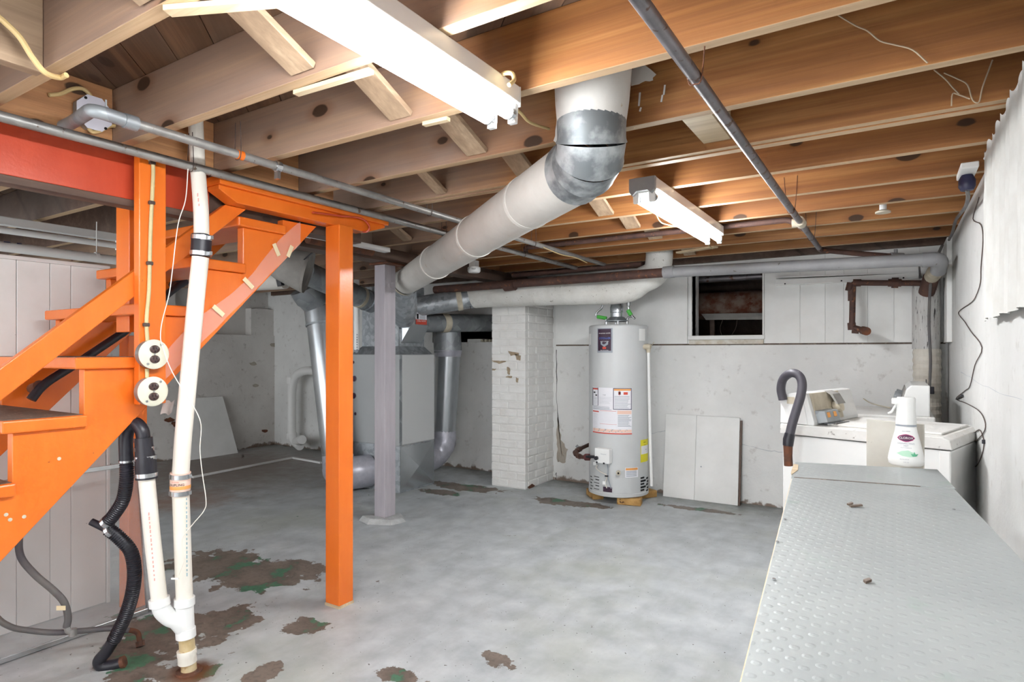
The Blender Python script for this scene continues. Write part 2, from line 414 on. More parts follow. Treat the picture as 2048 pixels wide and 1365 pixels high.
def bench_material():
    t = NT('grey_bench_sheet'); v = t.coord((1,1,1), rand=False); n = t.noise(v, 3, 5); f = t.noise(v, 60, 4)
    col = t.ramp(n, [(.3, '#959a9a'), (.7, '#a2a7a6')])
    col = t.mix(t.ramp(t.noise(v, 7, 5), [(.60, 0.), (.72, .55)]), col, '#83998c')
    col = t.mix(t.ramp(t.noise(v, 11, 3), [(.72, 0.), (.75, .7)]), col, '#a39a72')
    col = t.mix(t.ramp(f, [(.72, 0.), (.76, .8)]), col, '#4d4a46')
    s = t.n('ShaderNodeSeparateXYZ'); t.l(v, s.inputs[0])
    a = t.math('SINE', t.math('MULTIPLY', s.outputs[0], 190)); b = t.math('SINE', t.math('MULTIPLY', s.outputs[1], 190))
    d = t.math('MULTIPLY', a, b)
    h = t.math('ADD', t.ramp(d, [(.35, 0.), (.8, 1.)]), t.math('MULTIPLY', f, .4)); t.bump(h, .3, .002)
    return t.out(col, .45)
M['bench'] = bench_material()

# ================================================================ THE ROOM
XR, YB, XL, H = 0.33, 5.40, -7.25, 2.05     # right wall, back wall, left wall, underside of the joists
SUB = 2.26                                   # underside of the floorboards above
YN = -1.6
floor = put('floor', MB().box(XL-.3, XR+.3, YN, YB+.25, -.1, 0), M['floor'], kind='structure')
def wall_with_holes(y0, y1, x0, x1, z0, z1, holes):
    mb = MB(); xs = sorted({x0, x1, *[h[0] for h in holes], *[h[1] for h in holes]})
    for a, b in zip(xs, xs[1:]):
        hs = [h for h in holes if h[0] <= a+1e-6 and h[1] >= b-1e-6]; z = z0
        for h in sorted(hs, key=lambda q: q[2]):
            mb.box(a, b, y0, y1, z, h[2]); z = h[3]
        mb.box(a, b, y0, y1, z, z1)
    return mb
OA = (-1.505, -.926, 1.42, 2.0); OB = (-4.45, -3.55, 1.385, 1.68)
wall_back = put('wall_back', wall_with_holes(YB, YB+.2, XL-.2, XR+.2, 0, 2.26, [OA, OB]), M['wall'], kind='structure')
wall_right = put('wall_right', MB().box(XR, XR+.2, YN, YB, 0, 2.05), M['wall_right'], kind='structure')
ml = MB().box(XL-.25, XL, YN, YB, 0, 1.50).box(XL-.25, XL-.14, YN, YB, 1.50, 2.26).box(XL-.14, XL-.02, 5.05, YB, 1.50, 1.86).box(XL-.14, XL-.04, 3.6, 4.05, 1.5, 2.26)
wall_left = put('wall_left', ml, M['wall_left'], kind='structure')
# thin boards facing the upper back wall, each a sheet of its own, with a joint below them
bx = [-2.86, -1.545]
put('board', MB().box(-2.86, -1.545, YB-.02, YB, 1.35, 2.05), M['panel'], wall_back, bevel=.002)
xs = [-.905, -.64, -.46, -.33, -.17, .00, .16, .315]
for a, b in zip(xs, xs[1:]):
    put('board', MB().box(a+.0008, b-.0008, YB-.02, YB, 1.35, 2.05), M['panel'], wall_back)
put('board', MB().box(-1.545, -.905, YB-.01, YB, 2.005, 2.05), M['panel'], wall_back)
put('joint_gap', MB().box(-2.86, .315, YB-.004, YB, 1.337, 1.35), M['worn'], wall_back)
# old frame round the crawlspace hatch
w1 = thing('window_1', V(-1.215, YB, 1.35), None, None, kind='structure')
put('jamb', MB().box(-1.535, -1.505, YB-.022, YB+.1, 1.40, 2.02), M['panel'], w1, bevel=.003)
put('jamb', MB().box(-.926, -.912, YB-.01, YB+.1, 1.40, 2.02), M['panel'], w1, bevel=.003)
put('sill', MB().box(-1.54, -.905, YB-.03, YB+.1, 1.385, 1.42), M['panel'], w1, bevel=.004)
put('sill', MB().box(-1.53, -.915, YB-.02, YB, 1.345, 1.383), mat('worn_sill', '#d9d5cc', '#bcae98', .8, ns=12, spot='#8c6f50', sps=18, spt=.66), w1, bevel=.003)
# the crawlspace behind: earth, far wall, joists overhead
put('floor', MB().box(-5.5, .6, YB+.2, YB+1.7, 1.2, 1.3), mat('bare_earth', '#3b2f2a', '#2a211e', .95, ns=8, bump=.6), kind='structure')
put('wall_far', MB().box(-5.5, .6, YB+1.7, YB+1.8, 1.2, 2.3), M['dark_wood'], kind='structure')
put('wall_side', MB().box(.55, .65, YB+.2, YB+1.8, 1.2, 2.3), M['dark_wood'], kind='structure')
put('wall_side', MB().box(-5.6, -5.5, YB+.2, YB+1.8, 1.2, 2.3), M['dark_wood'], kind='structure')

# ---- ceiling: diagonal floorboards, joists, bridging
ceiling = put('ceiling', MB().box(XL-.25, XR+.25, YN, YB+1.8, SUB+.022, SUB+.06), M['dark_wood'], kind='structure')
def clip(poly, a, b, c):
    out = []
    for i in range(len(poly)):
        p, q = poly[i], poly[(i+1) % len(poly)]
        fp = a*p[0]+b*p[1]-c; fq = a*q[0]+b*q[1]-c
        if fp <= 0: out.append(p)
        if fp*fq < 0:
            t = fp/(fp-fq); out.append((p[0]+(q[0]-p[0])*t, p[1]+(q[1]-p[1])*t))
    return out
pw = .145; rr = (XL, XR, -.4, YB)
dv = V(-.7071, .7071, 0); nv = V(.7071, .7071, 0)        # boards run to the far left; nv is across
k = -6.0
while k < 5.0:
    a, b = k+.0015, k+pw-.0015; L = 12
    poly = [tuple((nv*u+dv*w)[:2]) for u, w in ((a, -L), (b, -L), (b, L), (a, L))]
    for A, B, C in ((1,0,rr[1]), (-1,0,-rr[0]), (0,1,rr[3]), (0,-1,-rr[2])):
        poly = clip(poly, A, B, C)
        if len(poly) < 3: break
    if len(poly) >= 3:
        # build in board-aligned coordinates so that the grain follows the board
        loc = [(Vector((x, y, 0)).dot(dv), Vector((x, y, 0)).dot(nv)) for x, y in poly]
        c0 = (sum(p[0] for p in loc)/len(loc), sum(p[1] for p in loc)/len(loc))
        mb = MB().prism([(p[0]-c0[0], p[1]-c0[1]) for p in loc], 'Z', 0, .02)
        o = bpy.data.objects.new('floorboard', mb.mesh('floorboard', M['plank'])); COL.objects.link(o); o.parent = ceiling
        w = dv*c0[0]+nv*c0[1]
        o.location = V(w.x, w.y, SUB+random.uniform(0, .002))-ceiling.location; o.rotation_euler = (0, 0, math.radians(135))
        if o.data.polygons[0].normal.z > 0 and False: pass
    k += pw
JY = [-.05, .36, .77, 1.18, 1.58, 2.02, 2.46, 2.85, 3.30, 3.73, 4.16, 4.57, 5.00]
HX = -2.475                                   # face of the stair header
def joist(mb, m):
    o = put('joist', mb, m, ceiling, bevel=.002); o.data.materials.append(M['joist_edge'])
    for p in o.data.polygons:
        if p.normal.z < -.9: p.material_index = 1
for i, y in enumerate(JY):
    m = M['joist_near'] if y < 1.3 else M['joist']
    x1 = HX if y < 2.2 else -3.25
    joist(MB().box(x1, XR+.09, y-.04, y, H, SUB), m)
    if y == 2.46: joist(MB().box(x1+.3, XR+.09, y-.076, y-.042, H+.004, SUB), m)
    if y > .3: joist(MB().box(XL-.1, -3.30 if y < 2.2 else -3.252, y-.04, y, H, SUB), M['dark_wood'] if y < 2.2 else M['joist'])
put('rim_board', MB().box(XR+.09, XR+.13, YN, YB, H, SUB), M['dark_wood'], ceiling)
put('rim_board', MB().box(XL, XR, YB-.06, YB-.02, H, SUB), M['dark_wood'], ceiling)
# blocking over the header, one piece in each bay
for a, b in zip([-.05]+JY[1:6], [j-.04 for j in JY[1:6]]+[2.2]):
    if b-a > .05 and a > -.1: put('blocking', MB().box(HX-.04, HX, a+.001, b-.001, H, SUB), M['block'], ceiling)
put('header_beam', MB().box(HX-.05, HX, -.2, 1.52, 1.862, H-.018), M['orange_red'], ceiling, bevel=.003, label='red-orange painted header board')
put('header_beam', MB().box(-2.60, -2.50, 1.522, 2.42, 1.88, H), M['dark_wood'], ceiling, bevel=.003)
put('header_strip', MB().box(HX-.06, HX+.004, -.2, 1.52, 1.835, 1.862), M['dark_wood'], ceiling, bevel=.002, label='bare grey strip under the header board')
put('header_cap', MB().box(HX-.06, HX+.01, -.2, 1.52, H-.018, H), M['block'], ceiling)
put('girder', MB().box(-3.34, -3.19, 2.45, YB, 1.95, H), M['dark_wood'], ceiling, bevel=.004)
# slanting bridging struts: from the top of one joist to the foot of the next
def strut(x, y0, y1, w=.088, flip=False):
    za, zb = (SUB-.03, H+.02) if not flip else (H+.02, SUB-.03)
    put('bridging_strut', MB().beam((x, y0, za), (x, y1-.04, zb), w, .02, up=(0,0,1)), M['strut'], ceiling, bevel=.002)
for a, b in zip(JY[1:-1], JY[2:]):
    if b in (4.57,): continue
    ww = .076 if b == 2.46 else 0
    strut(-1.40, a+.001, b-.003-ww+ (0 if not ww else .04), .095)
strut(-1.90, 2.02, 2.42, .06); strut(-2.9, 2.86, 3.29, .08)
# loose laths nailed under the joists
for p, q, w in (((592,187),(742,142),.022), ((848,249),(897,238),.02), ((1356,506),(1432,494),.05), ((335,22),(640,-4),.03)):
    put('lath', MB().beam(at(*p, Z=H-.007), at(*q, Z=H-.007), w, .012), M['cut_wood'], ceiling)
put('blocking', MB().box(-2.0, -1.96, .361, .729, H-.012, SUB), M['strut'], ceiling, bevel=.002)
put('block', MB().box(-.62, -.52, 2.03, 2.38, H+.03, SUB), M['cut_wood'], ceiling)
# numbers chalked on a joist face
put('chalk_mark', MB().text('.91.', lambda x, y: V(at(1768,468,Y=4.529).x+x, 4.5285, 2.155+y), .08), M['dark'], ceiling)

# ---- cracks and bare patches on the walls
def crack(parent, pts, w=.003, nrm=(0,-1,0)):
    P = [Vector(p) for p in pts]; mb = MB(); n = Vector(nrm)*.0012; vs = []; Q = []
    for a, b in zip(P, P[1:]):
        for j in range(4):
            q = a.lerp(b, j/4); Q.append(q+Vector([random.uniform(-1, 1)*.006*(j > 0) for _ in range(3)]))
    Q.append(P[-1])
    for i, q in enumerate(Q):
        d = (Q[min(i+1, len(Q)-1)]-Q[max(i-1, 0)]).normalized(); s = d.cross(Vector(nrm)).normalized()*w*random.uniform(.3, 1)
        q = q-Vector(nrm)*Vector(nrm).dot(q-P[0])
        vs += [q+s+n, q-s+n]
    mb.add(vs, [(2*i, 2*i+1, 2*i+3, 2*i+2) for i in range(len(Q)-1)])
    return put('crack', mb, M['dark'] if w > .002 else M['print_grey'], parent)
def cb(*px): return [at(x, y, Y=YB) for x, y in px]
def cr(*px): return [at(x, y, X=XR) for x, y in px]
crack(wall_back, cb((1470,888),(1500,893),(1535,902),(1565,905)), .002)
crack(wall_back, cb((1300,868),(1330,862),(1360,868)), .0018)
crack(wall_back, cb((1113,700),(1114,760),(1113,800),(1118,850)), .004)
crack(wall_back, cb((1113,946),(1112,960)), .004)
def patch(name, parent, mt, pts, nrm, th=.003):
    P = [Vector(p) for p in pts]; n = Vector(nrm)*th; k = len(P)
    return put(name, MB().add(P+[p+n for p in P], [tuple(range(k-1,-1,-1)), tuple(range(k, 2*k))]+[(i,(i+1)%k,(i+1)%k+k,i+k) for i in range(k)]), mt, parent)
def jag(px, Y=None, X=None, amp=3, n=5):
    out = []
    for i in range(len(px)):
        a, b = px[i], px[(i+1) % len(px)]
        for j in range(n):
            t = j/n; out.append(at(a[0]+(b[0]-a[0])*t+random.uniform(-amp, amp), a[1]+(b[1]-a[1])*t+random.uniform(-amp, amp), Y=Y, X=X))
    return out
patch('bare_patch', wall_back, M['bare_patch'], jag([(1115,830),(1122,880),(1135,900),(1132,925),(1116,926),(1114,880)], Y=YB, amp=2), (0,-1,0))
crack(wall_right, cr((1922,745),(1948,760),(1990,782),(2046,800)), .0015, (-1,0,0))
crack(wall_right, cr((1912,640),(1912,560),(1911,480)), .003, (-1,0,0))
crack(wall_right, cr((1972,770),(1971,790),(1970,800)), .002, (-1,0,0))
put('corner_panel', MB().box(XR-.03, XR, 5.02, YB, 1.345, 2.05), M['panel'], wall_right, bevel=.003)
for cx, cy, r in ((505,728,7),(555,752,5),(512,772,6),(552,690,9),(338,840,9),(352,848,12),(530,862,6)):
    patch('bare_patch', wall_left, M['rust'] if cy > 830 else M['bare_patch'], [at(cx+math.cos(a*.6283)*r*random.uniform(.6,1.5), cy+math.sin(a*.6283)*r*random.uniform(.3,.7), X=XL) for a in range(10)], (1,0,0), .004)

# ================================================================ LAMPS
def fluorescent(cx, y0, y1, label, lit=True, zb=H, cat='ceiling lamp', tubes=True):
    t = thing('fluorescent_lamp', V(cx, (y0+y1)/2, zb-.105), label, cat, 'fluorescent lamps under the joists')
    w = .058
    put('housing', MB().prism([(cx-w, zb-.002), (cx-w, zb-.05), (cx-.022, zb-.066), (cx+.022, zb-.066), (cx+w, zb-.05), (cx+w, zb-.002)], 'Y', y0, y1), M['white_enamel'], t, bevel=.003)
    for s in (-1, 1):
        tb = put('tube', MB().tube([(cx+s*.036, y0+.02, zb-.083), (cx+s*.036, y1-.02, zb-.083)], .0185, 20), M['tube'] if lit else M['white'], t, smooth=40)
        for ye in (y0, y1):
            d = 1 if ye == y0 else -1
            put('lamp_holder', MB().prism([(cx+s*.036-.015, zb-.05), (cx+s*.036+.015, zb-.05), (cx+s*.036+.012, zb-.108), (cx+s*.036-.012, zb-.108)], 'Y', ye-.002*d, ye+.016*d), M['white'], t, bevel=.002)
            put('pin_cap', MB().tube([(cx+s*.036, ye+.016*d, zb-.083), (cx+s*.036, ye+.034*d, zb-.083)], .0192, 16), M['chrome'], tb, smooth=40)
    for ye in (y0, y1):
        d = -1 if ye == y0 else 1
        put('end_plate', MB().box(cx-w, cx+w, ye, ye+.003*d, zb-.06, zb-.002), M['white_enamel'], t)
    return t
fluorescent(-.975, .29, 1.51, 'lit white twin-tube fluorescent lamp nearest the camera')
f2 = fluorescent(-.94, 2.60, 3.84, 'lit white twin-tube fluorescent lamp over the water heater side')
put('bracket', MB().prism([(-1.0, H-.002), (-.88, H-.002), (-.885, H-.06), (-.90, H-.075), (-.915, H-.06), (-.965, H-.06), (-.985, H-.08), (-1.0, H-.06)], 'Y', 2.575, 2.598), M['grey_pipe'], f2, bevel=.002)
lt = thing('fluorescent_lamp', V(-4.2, 1.3, 1.95), 'unlit white fluorescent strip lamp above the white partition', 'ceiling lamp', 'fluorescent lamps under the joists')
put('housing', MB().box(-4.26, -4.2, .55, 1.97, 1.99, 2.035), M['white_enamel'], lt, bevel=.004)
put('tube', MB().tube([(-4.19, .58, 1.955), (-4.19, 1.955, 1.955)], .0185, 16), M['white'], lt, smooth=40)
put('lamp_holder', MB().box(-4.215, -4.18, 1.955, 1.972, 1.93, 1.99), M['white'], lt, bevel=.002)
dp = thing('drain_pipe', V(-4.0, 1.3, 1.81), 'white plastic drain pipe hung level above the white partition', 'pipe')
put('pipe', MB().tube([(-4.0, .3, 1.842), (-4.0, 1.86, 1.835)], .027, 16), M['white'], dp, smooth=40)
put('strap', MB().tube([(-4.0, 1.745, 1.84), (-4.0, 1.765, 1.84)], .029, 16).box(-4.002, -3.998, 1.753, 1.757, 1.84, 2.05), M['white'], dp, smooth=40)
for i in range(9):
    put('print_mark', MB().box(-3.975, -3.972, .95+i*.05+random.uniform(0,.01), .98+i*.05, 1.858, 1.863), M['print_dark'], dp)

# ================================================================ STAIRS
SX0, SX1 = -2.45, -3.22                      # outer faces of the near and the far stringer
ZT = lambda k: .85+.205*k                    # tread tops
YR = lambda k: .826+.209*k                   # riser lines above each tread
st = thing('staircase', V(-2.83, .9, 0), 'orange painted open wooden staircase rising to the right', 'staircase')
def low(y): return .664+(y-.793)*.974        # underside of the stringer
def saw():
    up = []
    for k in range(5, -4, -1): up += [(YR(k), ZT(k)-.042), (YR(k-1), ZT(k)-.042)]
    return [(.211, 0.0), (2.07, low(2.07)), (YR(5), 1.905)]+up+[(YR(-4), 0.0)]
for xa in (SX0, SX1):
    s = 1 if xa == SX0 else -1
    put('stringer', MB().prism(saw(), 'X', xa-.042 if xa == SX0 else xa, xa if xa == SX0 else xa+.042), M['orange'], st, bevel=.003)
for k in range(-3, 6):
    y0, y1, z = YR(k-1)-.035, YR(k)+.004, ZT(k)
    tr = put('tread', MB().box(SX1-.02, SX0+.02, y0, y1, z-.042, z), M['orange'], st, bevel=.006)
    if k <= 2:
        put('worn_face', MB().box(SX1-.01, SX0-.004, y0+.012, y1-.006, z-.001, z+.0015), M['worn'], tr)
# hand board (two lengths with the upright between them) and its far twin
rail = [(.30, .79), (.793, 1.228), (1.572, 1.914), (1.672, 1.914), (.793, 1.122), (.30, .68)]
put('hand_board', MB().prism(rail, 'X', SX0-.024, SX0+.010), M['orange'], st, bevel=.003)
# the upright with the outlets on it
put('upright', MB().box(SX0+.0105, SX0+.05, 1.197, 1.297, 1.08, 2.035), M['orange'], st, bevel=.003)
put('under_post', MB().box(-3.29, -3.20, 1.545, 1.635, 0, 1.36), M['orange'], st, bevel=.003)
put('upper_post', MB().box(-2.725, -2.62, 1.268, 1.298, 1.36, 1.95), M['orange'], st, bevel=.003)
# round black grab pipe on the far side
gp = bend([at(62,800,X=-3.1), at(85,770,X=-3.1), at(150,730,X=-3.1), at(255,660,X=-3.1), at(345,580,X=-3.1), at(372,562,X=-3.1)], .05)
gr = put('grab_pipe', MB().tube(gp, .019, 12), M['black'], st, smooth=40)
for x, y in ((80,775), (362,566)):
    p = at(x, y, X=-3.1); put('pipe_bracket', MB().tube([p+V(0,0,.005), p+V(-.02,0,0), p+V(-.10,0,-.01)], [.026,.024,.02], 12), M['rust'] if x < 100 else M['black'], gr, smooth=40)
for (x, y) in ((20,1040),(48,1034),(12,1030),(118,918)):
    p = at(x, y, X=SX0); put('nail_head', MB().tube([p, p+V(.002,0,0)], .006, 10), M['collar'], st)
# clear film taped along the underside of the stringer
fl = thing('plastic_film', V(-2.44, 1.6, 1.4), 'clear plastic film taped along the lower edge of the stringer', 'plastic film')
def filmpt(u, v):
    y = 1.30+(1.97-1.30)*u
    return V(SX0+.004+.002*math.sin(u*23)+.002*math.sin(v*9+u*40), y, low(y)-.004+v*(.10+.02*math.sin(u*9)))
put('film', MB().grid(filmpt, 40, 4), M['film'], fl, smooth=60)
for (x, y, a) in ((437,622,-38),(497,567,-40),(553,500,-62),(580,503,66),(567,465,0)):
    if a == 0: continue
    p = at(x, y, X=SX0+.011); u = V(0, math.cos(math.radians(a)), math.sin(math.radians(a)))
    put('tape_strip', MB().obox(p, V(.0008,0,0), u*.03, V(0,-u.z,u.y)*.010), M['masking'], fl)
put('loose_film', MB().grid(lambda u, v: V(SX0+.03+.01*math.sin(u*5), 1.285+u*.05+v*.012, 1.035+v*.05+.006*math.sin(u*7)), 6, 5), M['film'], fl, smooth=60)

# post with its bolster under the joists
op = thing('support_post', V(-2.385, 2.16, 0), 'orange square wooden post standing free on the concrete with a bolster on top', 'post')
put('post', MB().box(-2.435, -2.335, 2.112, 2.205, .012, 1.915), M['orange'], op, bevel=.004)
put('foot_block', MB().box(-2.437, -2.333, 2.110, 2.207, 0, .014), M['cut_wood'], op)
bol = [(1.500, 1.958), (1.585, 1.915), (2.335, 1.915), (2.475, 1.962), (2.475, 1.975), (1.500, 1.975)]
b1 = put('bolster', MB().prism(bol, 'X', -2.455, -2.375), M['orange'], op, bevel=.003)
put('cap_board', MB().box(-2.46, -2.355, 1.492, 2.485, 1.975, 2.012), M['orange'], op, bevel=.003)
put('nailed_wire', MB().tube(spline([at(625,425,X=-2.352), at(680,432,X=-2.35), at(722,437,X=-2.345), at(738,452,X=-2.345), at(735,463,X=-2.36), at(725,464,X=-2.375)]), .005, 8), M['orange_red'], op, smooth=40)

# outlet boxes on the upright
def outlet(px, py, label):
    c = at(px, py, X=SX0+.058); R = .053
    t = thing('outlet_box', V(SX0+.051, c.y, c.z-R), label, 'power outlet', 'round outlet boxes on the orange upright')
    rx = Matrix.Rotation(math.pi/2, 3, 'Y')
    put('box', MB().lathe([(R-.004, 0), (R, .004), (R, .034)], (SX0+.050, c.y, c.z), 28, rot=rx), M['steel'], t, smooth=40)
    put('cover', MB().lathe([(R+.002, .034), (R+.003, .037), (R-.002, .041)], (SX0+.050, c.y, c.z), 32, rot=rx), mat('pale_cover', '#dcd9c6', '#cfccb8', .5, ns=9), t, smooth=40)
    xf = SX0+.0912
    for dz in (.019, -.019):
        r = put('receptacle', MB().lathe([(.0185, 0), (.0185, .0025), (.0165, .004)], (xf, c.y, c.z+dz), 20, sx=.82, rot=rx), mat('brown_receptacle', '#43302c', None, .35), t, smooth=40)
        for dy in (-.006, .006): put('slot', MB().box(xf+.004, xf+.0046, c.y+dy-.0013, c.y+dy+.0013, c.z+dz-.001, c.z+dz+.008), M['dark'], r)
        put('slot', MB().tube([(xf+.0038, c.y, c.z+dz-.008), (xf+.0046, c.y, c.z+dz-.008)], .003, 8), M['dark'], r)
    for a in (55, 235):
        a = math.radians(a); put('screw', MB().tube([(xf, c.y+.044*math.cos(a), c.z+.044*math.sin(a)), (xf+.003, c.y+.044*math.cos(a), c.z+.044*math.sin(a))], .0045, 10), M['chrome'], t)
    put('centre_screw', MB().tube([(xf, c.y, c.z), (xf+.003, c.y, c.z)], .003, 8), M['chrome'], t)
    return c
c1 = outlet(300, 709, 'upper round outlet box with brown sockets on the orange upright')
c2 = outlet(298, 783, 'lower round outlet box with brown sockets on the orange upright')
cd = thing('power_cable', V(SX0+.058, 1.25, 1.1), 'tan cable clipped down the orange upright to the outlet boxes', 'cable')
xk = SX0+.057
put('cable', MB().tube(spline([at(298,318,X=xk), at(306,330,X=xk), at(305,380,X=xk), at(302,440,X=xk), at(300,500,X=xk), at(298,580,X=xk), at(293,640,X=xk), at(295,685,X=xk)]), .007, 10), M['conduit'], cd, smooth=40)
put('cable', MB().tube([at(294,738,X=xk), at(294,760,X=xk)], .007, 10), M['conduit'], cd, smooth=40)
for (x, y) in ((304,326),(303,406),(299,527),(292,650)):
    p = at(x, y, X=xk); put('staple', MB().box(p.x-.006, p.x+.009, p.y-.011, p.y+.011, p.z-.007, p.z+.007), M['wire'], cd, bevel=.003)

# ================================================================ LEFT SIDE
pt = thing('board_partition', V(-3.41, 1.0, 0), 'white board partition standing behind the orange stairs', 'partition')
ys = [.25, at(33,600,X=-3.4).y, at(100,1100,X=-3.4).y, at(142,1100,X=-3.4).y, 1.535]
for a, b in zip(ys, ys[1:]):
    put('board', MB().box(-3.42, -3.40, a+.001, b-.001, 0.005, 1.70), M['panel'], pt, bevel=.002)
put('cap_strip', MB().box(-3.43, -3.385, .25, 1.55, 1.70, 1.718), M['white_enamel'], pt, bevel=.004)
put('edge_strip', MB().box(-3.425, -3.392, 1.537, 1.552, 0, 1.70), M['white_enamel'], pt, bevel=.003)

sw = thing('storm_window', V(-3.12, 1.2, 0), 'aluminium-framed storm window leaning behind the stairs on the floor', 'storm window')
def swp(y, z): return V(-3.10-.13*z, y, z)
def swbar(y0, z0, y1, z1, w=.022): return MB().beam(swp(y0, z0), swp(y1, z1), w, .018, up=(1,0,.13))
put('frame_rail', swbar(.45, .012, 1.60, .012), M['chrome'], sw, bevel=.002)
put('frame_rail', swbar(.45, .725, 1.60, .725), M['chrome'], sw, bevel=.002)
put('frame_stile', swbar(1.592, .0, 1.592, .735), M['chrome'], sw, bevel=.002)
put('frame_stile', swbar(.458, .0, .458, .735), M['chrome'], sw, bevel=.002)
put('pane', MB().add([swp(.46,.015), swp(1.59,.015), swp(1.59,.72), swp(.46,.72)], [(0,1,2,3)]), M['pane'], sw)

# grey rubber hoses lying behind the stairs
gh = thing('rubber_hose', V(-2.9, 1.2, 0), 'grey rubber washer hose looped down to a brass end on the floor', 'hose')
T = 2.5
put('hose', MB().tube(spline([at(58,1020,t=2.42), at(46,1040,t=2.42), at(38,1075,t=2.44), at(42,1115,t=2.46), at(70,1150,t=2.47), at(105,1180,t=2.48), at(128,1205,t=2.49), at(136,1235,t=2.5), at(133,1255,t=2.5)]), .0135, 12), M['grey_hose'], gh, smooth=40)
put('hose', MB().tube(spline([at(22,1050,t=2.4), at(8,1085,t=2.4), at(-8,1130,t=2.41), at(-20,1180,t=2.42), at(-10,1230,t=2.44), at(20,1254,t=2.46), at(60,1262,t=2.5), at(110,1266,t=2.53), at(160,1263,t=2.56), at(220,1258,t=2.6), at(258,1262,t=2.63)]), .0115, 12), M['grey_hose'], gh, smooth=40)
put('brass_end', MB().tube(bend([at(256,1261,t=2.63), at(276,1264,t=2.65), at(279,1280,t=2.65), at(281,1292,t=2.645)], .03), .0105, 12), M['rust'], gh, smooth=40)
put('brass_nut', MB().tube([at(280,1283,t=2.65), at(281,1293,t=2.645)], .018, 8), M['rust'], gh)
put('brass_tee', MB().tube([at(132,1250,t=2.5), at(136,1262,t=2.5), at(146,1268,t=2.51)], [.012,.013,.012], 10).tube([at(146,1258,t=2.51), at(146,1272,t=2.51)], .015, 10), M['steel'], gh, smooth=40)
put('paper_tag', MB().obox(at(122,1217,t=2.47), V(.015,.010,0), V(0,0,.009), V(-.0005,.0008,0)), M['masking'], gh)

# ---- white plastic drain with a wye, couplings and the black hose
pv = thing('drain_stack', V(-2.37, 1.39, 0), 'white plastic drain pipe with a wye leaning up from the floor to the joists', 'pipe')
def PP(l): return [at(x, y, t=t) for x, y, t in l]
r0 = .031
base = at(378, 1344, t=2.44); base.z = 0.0
put('foot_pipe', MB().tube([base, at(375,1305,t=2.435), at(372,1262,t=2.43)], r0-.002, 20), M['pvc_dirty'], pv, smooth=40)
put('foot_sleeve', MB().tube([at(373,1300,t=2.435), at(374,1310,t=2.435), at(374,1312,t=2.435), at(375,1325,t=2.437)], [.036,.036,.034,.035], 20), M['pvc'], pv, smooth=30)
put('rust_ring', MB().lathe([(.05,0),(.048,.006),(.034,.008)], (base.x, base.y, 0), 20), M['rust'], pv, smooth=40)
wy = put('wye', MB().tube(PP([(372,1275,2.43),(371,1258,2.43),(371,1257,2.43),(369,1212,2.425),(369,1211,2.425),(369,1196,2.425)]), [.037,.037,.033,.033,.038,.038], 20).tube(spline(PP([(371,1262,2.43),(355,1243,2.41),(340,1236,2.40),(325,1222,2.385),(320,1205,2.38),(319,1198,2.38)])), .0325, 20).tube(PP([(320,1212,2.38),(318,1197,2.38)]), .0375, 20), M['white'], pv, smooth=40)
put('lower_pipe', MB().tube(PP([(369,1205,2.425),(362,1000,2.405),(361,985,2.405)]), r0, 20), M['pvc'], pv, smooth=40)
put('upper_pipe', MB().tube(spline(PP([(361,955,2.40),(366,880,2.39),(377,760,2.39),(392,600,2.395),(401,515,2.40)])), r0, 20), M['pvc'], pv, smooth=40)
put('top_pipe', MB().tube(spline(PP([(403,470,2.40),(402,420,2.41),(396,340,2.44),(392,258,2.46),(391,235,2.46)])), [r0-.003]*25, 20), M['pvc'], pv, smooth=40)
def coupling(a, b, tint, name='coupling'):
    a = at(*a[:2], t=a[2]); b = at(*b[:2], t=b[2]); d = b-a
    c = put(name, MB().tube([a, b], r0+.006, 20), tint, pv, smooth=40)
    for u in (.12, .85):
        put('hose_clamp', MB().tube([a+d*(u-.10), a+d*(u+.10)], r0+.0085, 20).obox(a+d*u+V(RT[0],RT[1],0)*(r0+.012)+V(-FW[0],-FW[1],0)*.012, V(.006,0,0), V(0,.006,0), V(0,0,.007)), M['chrome'], c, smooth=40)
    return c, a, b
coupling((401,513,2.40), (404,470,2.40), M['black'])
cc, ca, cb_ = coupling((360,990,2.405), (361,945,2.40), M['print_peach'])
fwd3 = V(FW[0], FW[1], 0); rt3 = V(RT[0], RT[1], 0)
mid = (ca+cb_)/2
def wrap_text(x, y):
    a = x/(r0+.007); return mid-fwd3*(math.cos(a)*(r0+.0072))+rt3*(math.sin(a)*(r0+.0072))+V(0,0,y)
put('lettering', MB().text('COUPLING', wrap_text, .0135), M['dark'], cc)
put('lettering', MB().text('4 2 Flexible', lambda x, y: wrap_text(x, y+.011), .006), M['print_red'], cc)
put('label_band', MB().tube([mid+V(0,0,-.006), mid+V(0,0,-.019)], r0+.0066, 20), M['print_orange'], cc, smooth=40)
put('branch_pipe', MB().tube(PP([(319,1203,2.38),(305,1080,2.36),(293,955,2.335)]), r0-.002, 20), M['pvc'], pv, smooth=40)
M['pink_print'] = mat('faded_pink_print', '#dba39a', None, .7); M['teal_print'] = mat('faded_teal_print', '#8fa9b0', None, .7)
for (pa, pb, mt, n) in (((309,1160),(297,1020),'pink_print',16), ((374,1150),(373,990),'teal_print',18), ((398,470-60),(394,380),'pink_print',3)):
    for i in range(n):
        u = i/n; x = pa[0]+(pb[0]-pa[0])*u; y = pa[1]+(pb[1]-pa[1])*u
        p = at(x, y, t=2.318 if pa[0] < 350 else 2.376)
        put('print_mark', MB().obox(p, rt3*(.0022), fwd3*.0004, V(0,0,random.uniform(.003,.007))), M[mt], pv)
